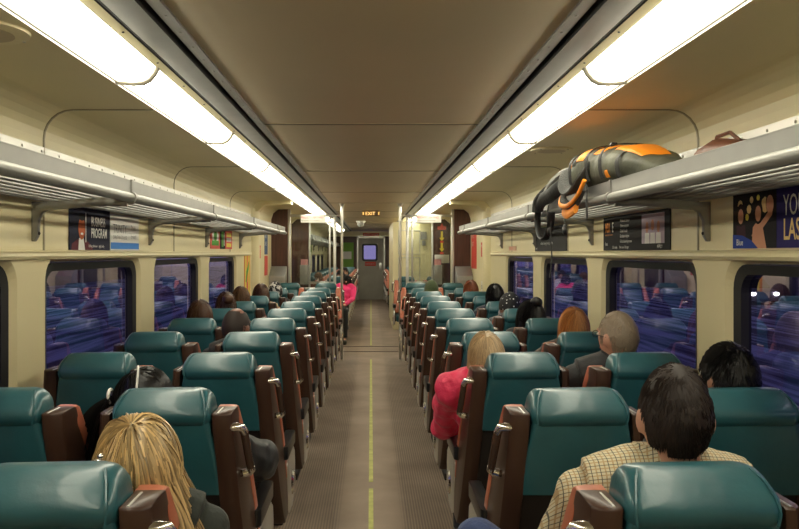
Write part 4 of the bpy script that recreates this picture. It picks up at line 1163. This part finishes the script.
# positions are relative to the pack: front of the rack is x = -.16, lip top z = +.03
ribbon('hip_belt', [(-.02, .50, .10), (-.10, .50, .14), (-.17, .44, .13), (-.205, .38, .06), (-.205, .30, .02), (-.20, .20, .03), (-.185, .12, .08), (-.15, .12, .12)], .042, .016, meshpad)
ribbon('hip_belt', [(-.185, .46, .05), (-.215, .40, -.02), (-.215, .28, -.06), (-.21, .16, -.05), (-.20, .06, .02)], .030, .012, meshpad)
ribbon('orange_piping', [(-.20, .47, .01), (-.225, .41, -.035), (-.23, .30, -.055), (-.23, .18, -.045), (-.225, .07, -.01), (-.21, .02, .05)], .013, .010, orange)
ribbon('belt_wing', [(-.222, .34, -.075), (-.228, .24, -.095), (-.222, .12, -.075)], .026, .012, orange)
ribbon('shoulder_strap', [(-.05, .55, .15), (-.12, .75, .15), (-.17, .92, .09), (-.195, 1.02, .01), (-.20, 1.06, -.07), (-.20, 1.04, -.15), (-.20, .96, -.20), (-.20, .84, -.20), (-.20, .74, -.14), (-.20, .70, -.06)], .020, .008, webbing)
ribbon('padded_strap', [(-.06, .55, .14), (-.13, .75, .13), (-.18, .92, .07), (-.205, 1.0, .02), (-.205, 1.03, -.04)], .036, .020, meshpad)
ribbon('padded_strap', [(-.20, 1.00, -.01), (-.205, .90, .02), (-.20, .76, .03), (-.195, .64, .05), (-.14, .56, .10)], .040, .022, webbing)
ribbon('frame_pad', [(-.08, .50, .14), (-.13, .62, .14), (-.16, .74, .10), (-.17, .84, .05)], .05, .03, mat('silver_cloth', (.30, .30, .28, 1), .5))
for nm, pts, w in (('hanging_strap', [(-.20, .72, -.10), (-.205, .71, -.20), (-.20, .70, -.30), (-.21, .70, -.42)], .009), ('hanging_strap', [(-.22, .33, -.06), (-.225, .32, -.14), (-.22, .31, -.20)], .011),
                   ('hanging_strap', [(-.21, -.02, .02), (-.215, -.03, -.06), (-.212, -.03, -.13)], .014), ('hanging_strap', [(-.20, .78, -.02), (-.21, .77, -.10), (-.20, .76, -.16)], .008)):
    ribbon(nm, pts, w, .003, webbing)
for c_ in ((-.226, .32, -.17), (-.205, .75, -.16)):
    q = MB(); q.ell(c_, (.010, .028, .028), 12, 8); q.build('buckle', blackp, bp)
# brown bag behind it
o = empty('shoulder_bag', (1.28, 2.72, 1.835)); q = MB()
q.loft([pack_ring(y, 0, w, h, 0, 20) for y, w, h in ((-.16, .03, .02), (-.14, .08, .05), (0, .10, .06), (.10, .09, .055), (.14, .05, .03))]); q.build('body', mat('brown_leather', (.13, .045, .02, 1), .45), o)
q = MB(); q.tube([(-.02, -.10, .10), (-.03, -.05, .135), (-.03, .05, .135), (-.02, .09, .10)], .007, 6); q.build('handle', mat('brown_leather', (.13, .045, .02, 1), .45), o)
tag(o, 'small brown leather bag on the right rack behind the backpack', 'bag')

# ------------------------------------------------------------------ outside
def snow_mat():
    m = bpy.data.materials.new('dusk_snow'); m.use_nodes = True; nt = m.node_tree; N = nt.nodes; L = nt.links; b = N['Principled BSDF']
    tc = N.new('ShaderNodeTexCoord'); mp = N.new('ShaderNodeMapping'); mp.inputs['Scale'].default_value = (1.6, .10, 1); L.new(tc.outputs['Object'], mp.inputs['Vector'])
    nz = N.new('ShaderNodeTexNoise'); nz.inputs['Scale'].default_value = 1.6; nz.inputs['Detail'].default_value = 6; L.new(mp.outputs[0], nz.inputs['Vector'])
    cr = N.new('ShaderNodeValToRGB'); cr.color_ramp.elements[0].position = .42; cr.color_ramp.elements[0].color = (.10, .09, .11, 1); cr.color_ramp.elements[1].position = .60; cr.color_ramp.elements[1].color = (.75, .74, .80, 1)
    L.new(nz.outputs['Fac'], cr.inputs[0]); L.new(cr.outputs[0], b.inputs['Base Color']); b.inputs['Roughness'].default_value = .9
    return m
q = MB(); q.quad((-60, -40, -1.25), (60, -40, -1.25), (60, 160, -1.25), (-60, 160, -1.25)); o = q.build('snowy_ground', snow_mat(), smooth=False); o['kind'] = 'structure'
headl = emis('headlight', (1, .95, .9, 1), 14)
def car(x, y, rz, col, label):
    e = empty('car', (x, y, -1.25), rz)
    sec = [(-2.1, .55, .45), (-2.05, .85, .75), (-1.2, .88, .88), (1.0, .88, .92), (2.0, .85, .85), (2.15, .75, .5)]
    q = MB(); q.loft([[(-w, yy, .25), (w, yy, .25), (w, yy, h * .8), (w * .93, yy, h), (-w * .93, yy, h), (-w, yy, h * .8)] for yy, w, h in sec]); q.build('body', mat('car_paint_' + label[:4].strip().replace(' ', '_'), col, .3), e, bevel=.04)
    q = MB(); q.loft([[(-w, yy, .85), (w, yy, .85), (w * .85, yy2, h), (-w * .85, yy2, h)] for yy, yy2, w, h in ((-1.2, -.6, .82, 1.4), (1.6, 1.1, .82, 1.4))]); q.build('cabin', blackp, e, bevel=.03)
    for sx in (-1, 1):
        q = MB(); q.ell((sx * .62, -2.1, .62), (.16, .08, .10)); q.build('headlight', headl, e)
        for yy in (-1.35, 1.35):
            q = MB(); q.tube([(sx * .72, yy, .32), (sx * .90, yy, .32)], .32, 20); q.build('wheel', blackr, e)
    tag(e, label, 'car')
car(21.0, 43, 0, (.2, .2, .24, 1), 'grey car with lit headlights outside the nearest right window')
car(25.2, 49.5, 0, (.05, .05, .07, 1), 'dark car with lit headlights outside, behind the grey one on the right')
for x, y, h, lab in ((26, 70, 7, 'long dark building outside the right windows'), (-30, 62, 6, 'long dark building outside the left windows')):
    e = empty('building', (x, y, -1.25)); q = MB(); q.box(-3, 3, -30, 30, 0, h); q.build('wall', mat('building_wall', (.12, .10, .12, 1), .9, var=.3, vscale=.4), e)
    q = MB()
    for k in range(12): q.box(*sorted((-math.copysign(3.0, x), -math.copysign(3.04, x))), -28 + k * 4.8, -25.6 + k * 4.8, 2, 3.6)
    q.build('window', mat('building_window', (.02, .02, .03, 1), .15), e); q = MB(); q.box(-3.3, 3.3, -30.3, 30.3, h, h + .3); q.build('roof', mat('building_roof', (.6, .6, .65, 1), .9), e)
    tag(e, lab, 'building')

w = bpy.data.worlds.new('World'); scene.world = w; w.use_nodes = True
nt = w.node_tree; N = nt.nodes; L = nt.links; bg = N['Background']
tc = N.new('ShaderNodeTexCoord'); sp = N.new('ShaderNodeSeparateXYZ'); L.new(tc.outputs['Generated'], sp.inputs[0])
cr = N.new('ShaderNodeValToRGB'); cr.color_ramp.elements[0].position = .0; cr.color_ramp.elements[0].color = (.15, .13, .30, 1); cr.color_ramp.elements[1].position = .5; cr.color_ramp.elements[1].color = (.10, .10, .28, 1)
L.new(sp.outputs['Z'], cr.inputs[0]); L.new(cr.outputs[0], bg.inputs['Color']); bg.inputs['Strength'].default_value = 1.0

# ------------------------------------------------------------------ camera and view
cam = bpy.data.cameras.new('camera'); co = bpy.data.objects.new('camera', cam); COL.objects.link(co)
co.location = (0, 0, H); co.rotation_euler = (PI / 2, 0, 0)
cam.sensor_width = 36; cam.lens = F / 799 * 36; cam.shift_x = (399.5 - 371) / 799; cam.shift_y = -(264.5 - 253) / 799
cam.clip_start = .02; cam.clip_end = 400
scene.camera = co
vs = scene.view_settings; vs.view_transform = 'Standard'; vs.look = 'None'; vs.gamma = 1; vs.exposure = 0.55; vs.use_curve_mapping = False
scene.cycles.max_bounces = 8; scene.cycles.diffuse_bounces = 5; scene.cycles.glossy_bounces = 4; scene.cycles.transparent_max_bounces = 12
scene.cycles.sample_clamp_indirect = 6
scene.cycles.use_denoising = True
# leftovers of the seat prototypes are all placed; nothing stays at the origin
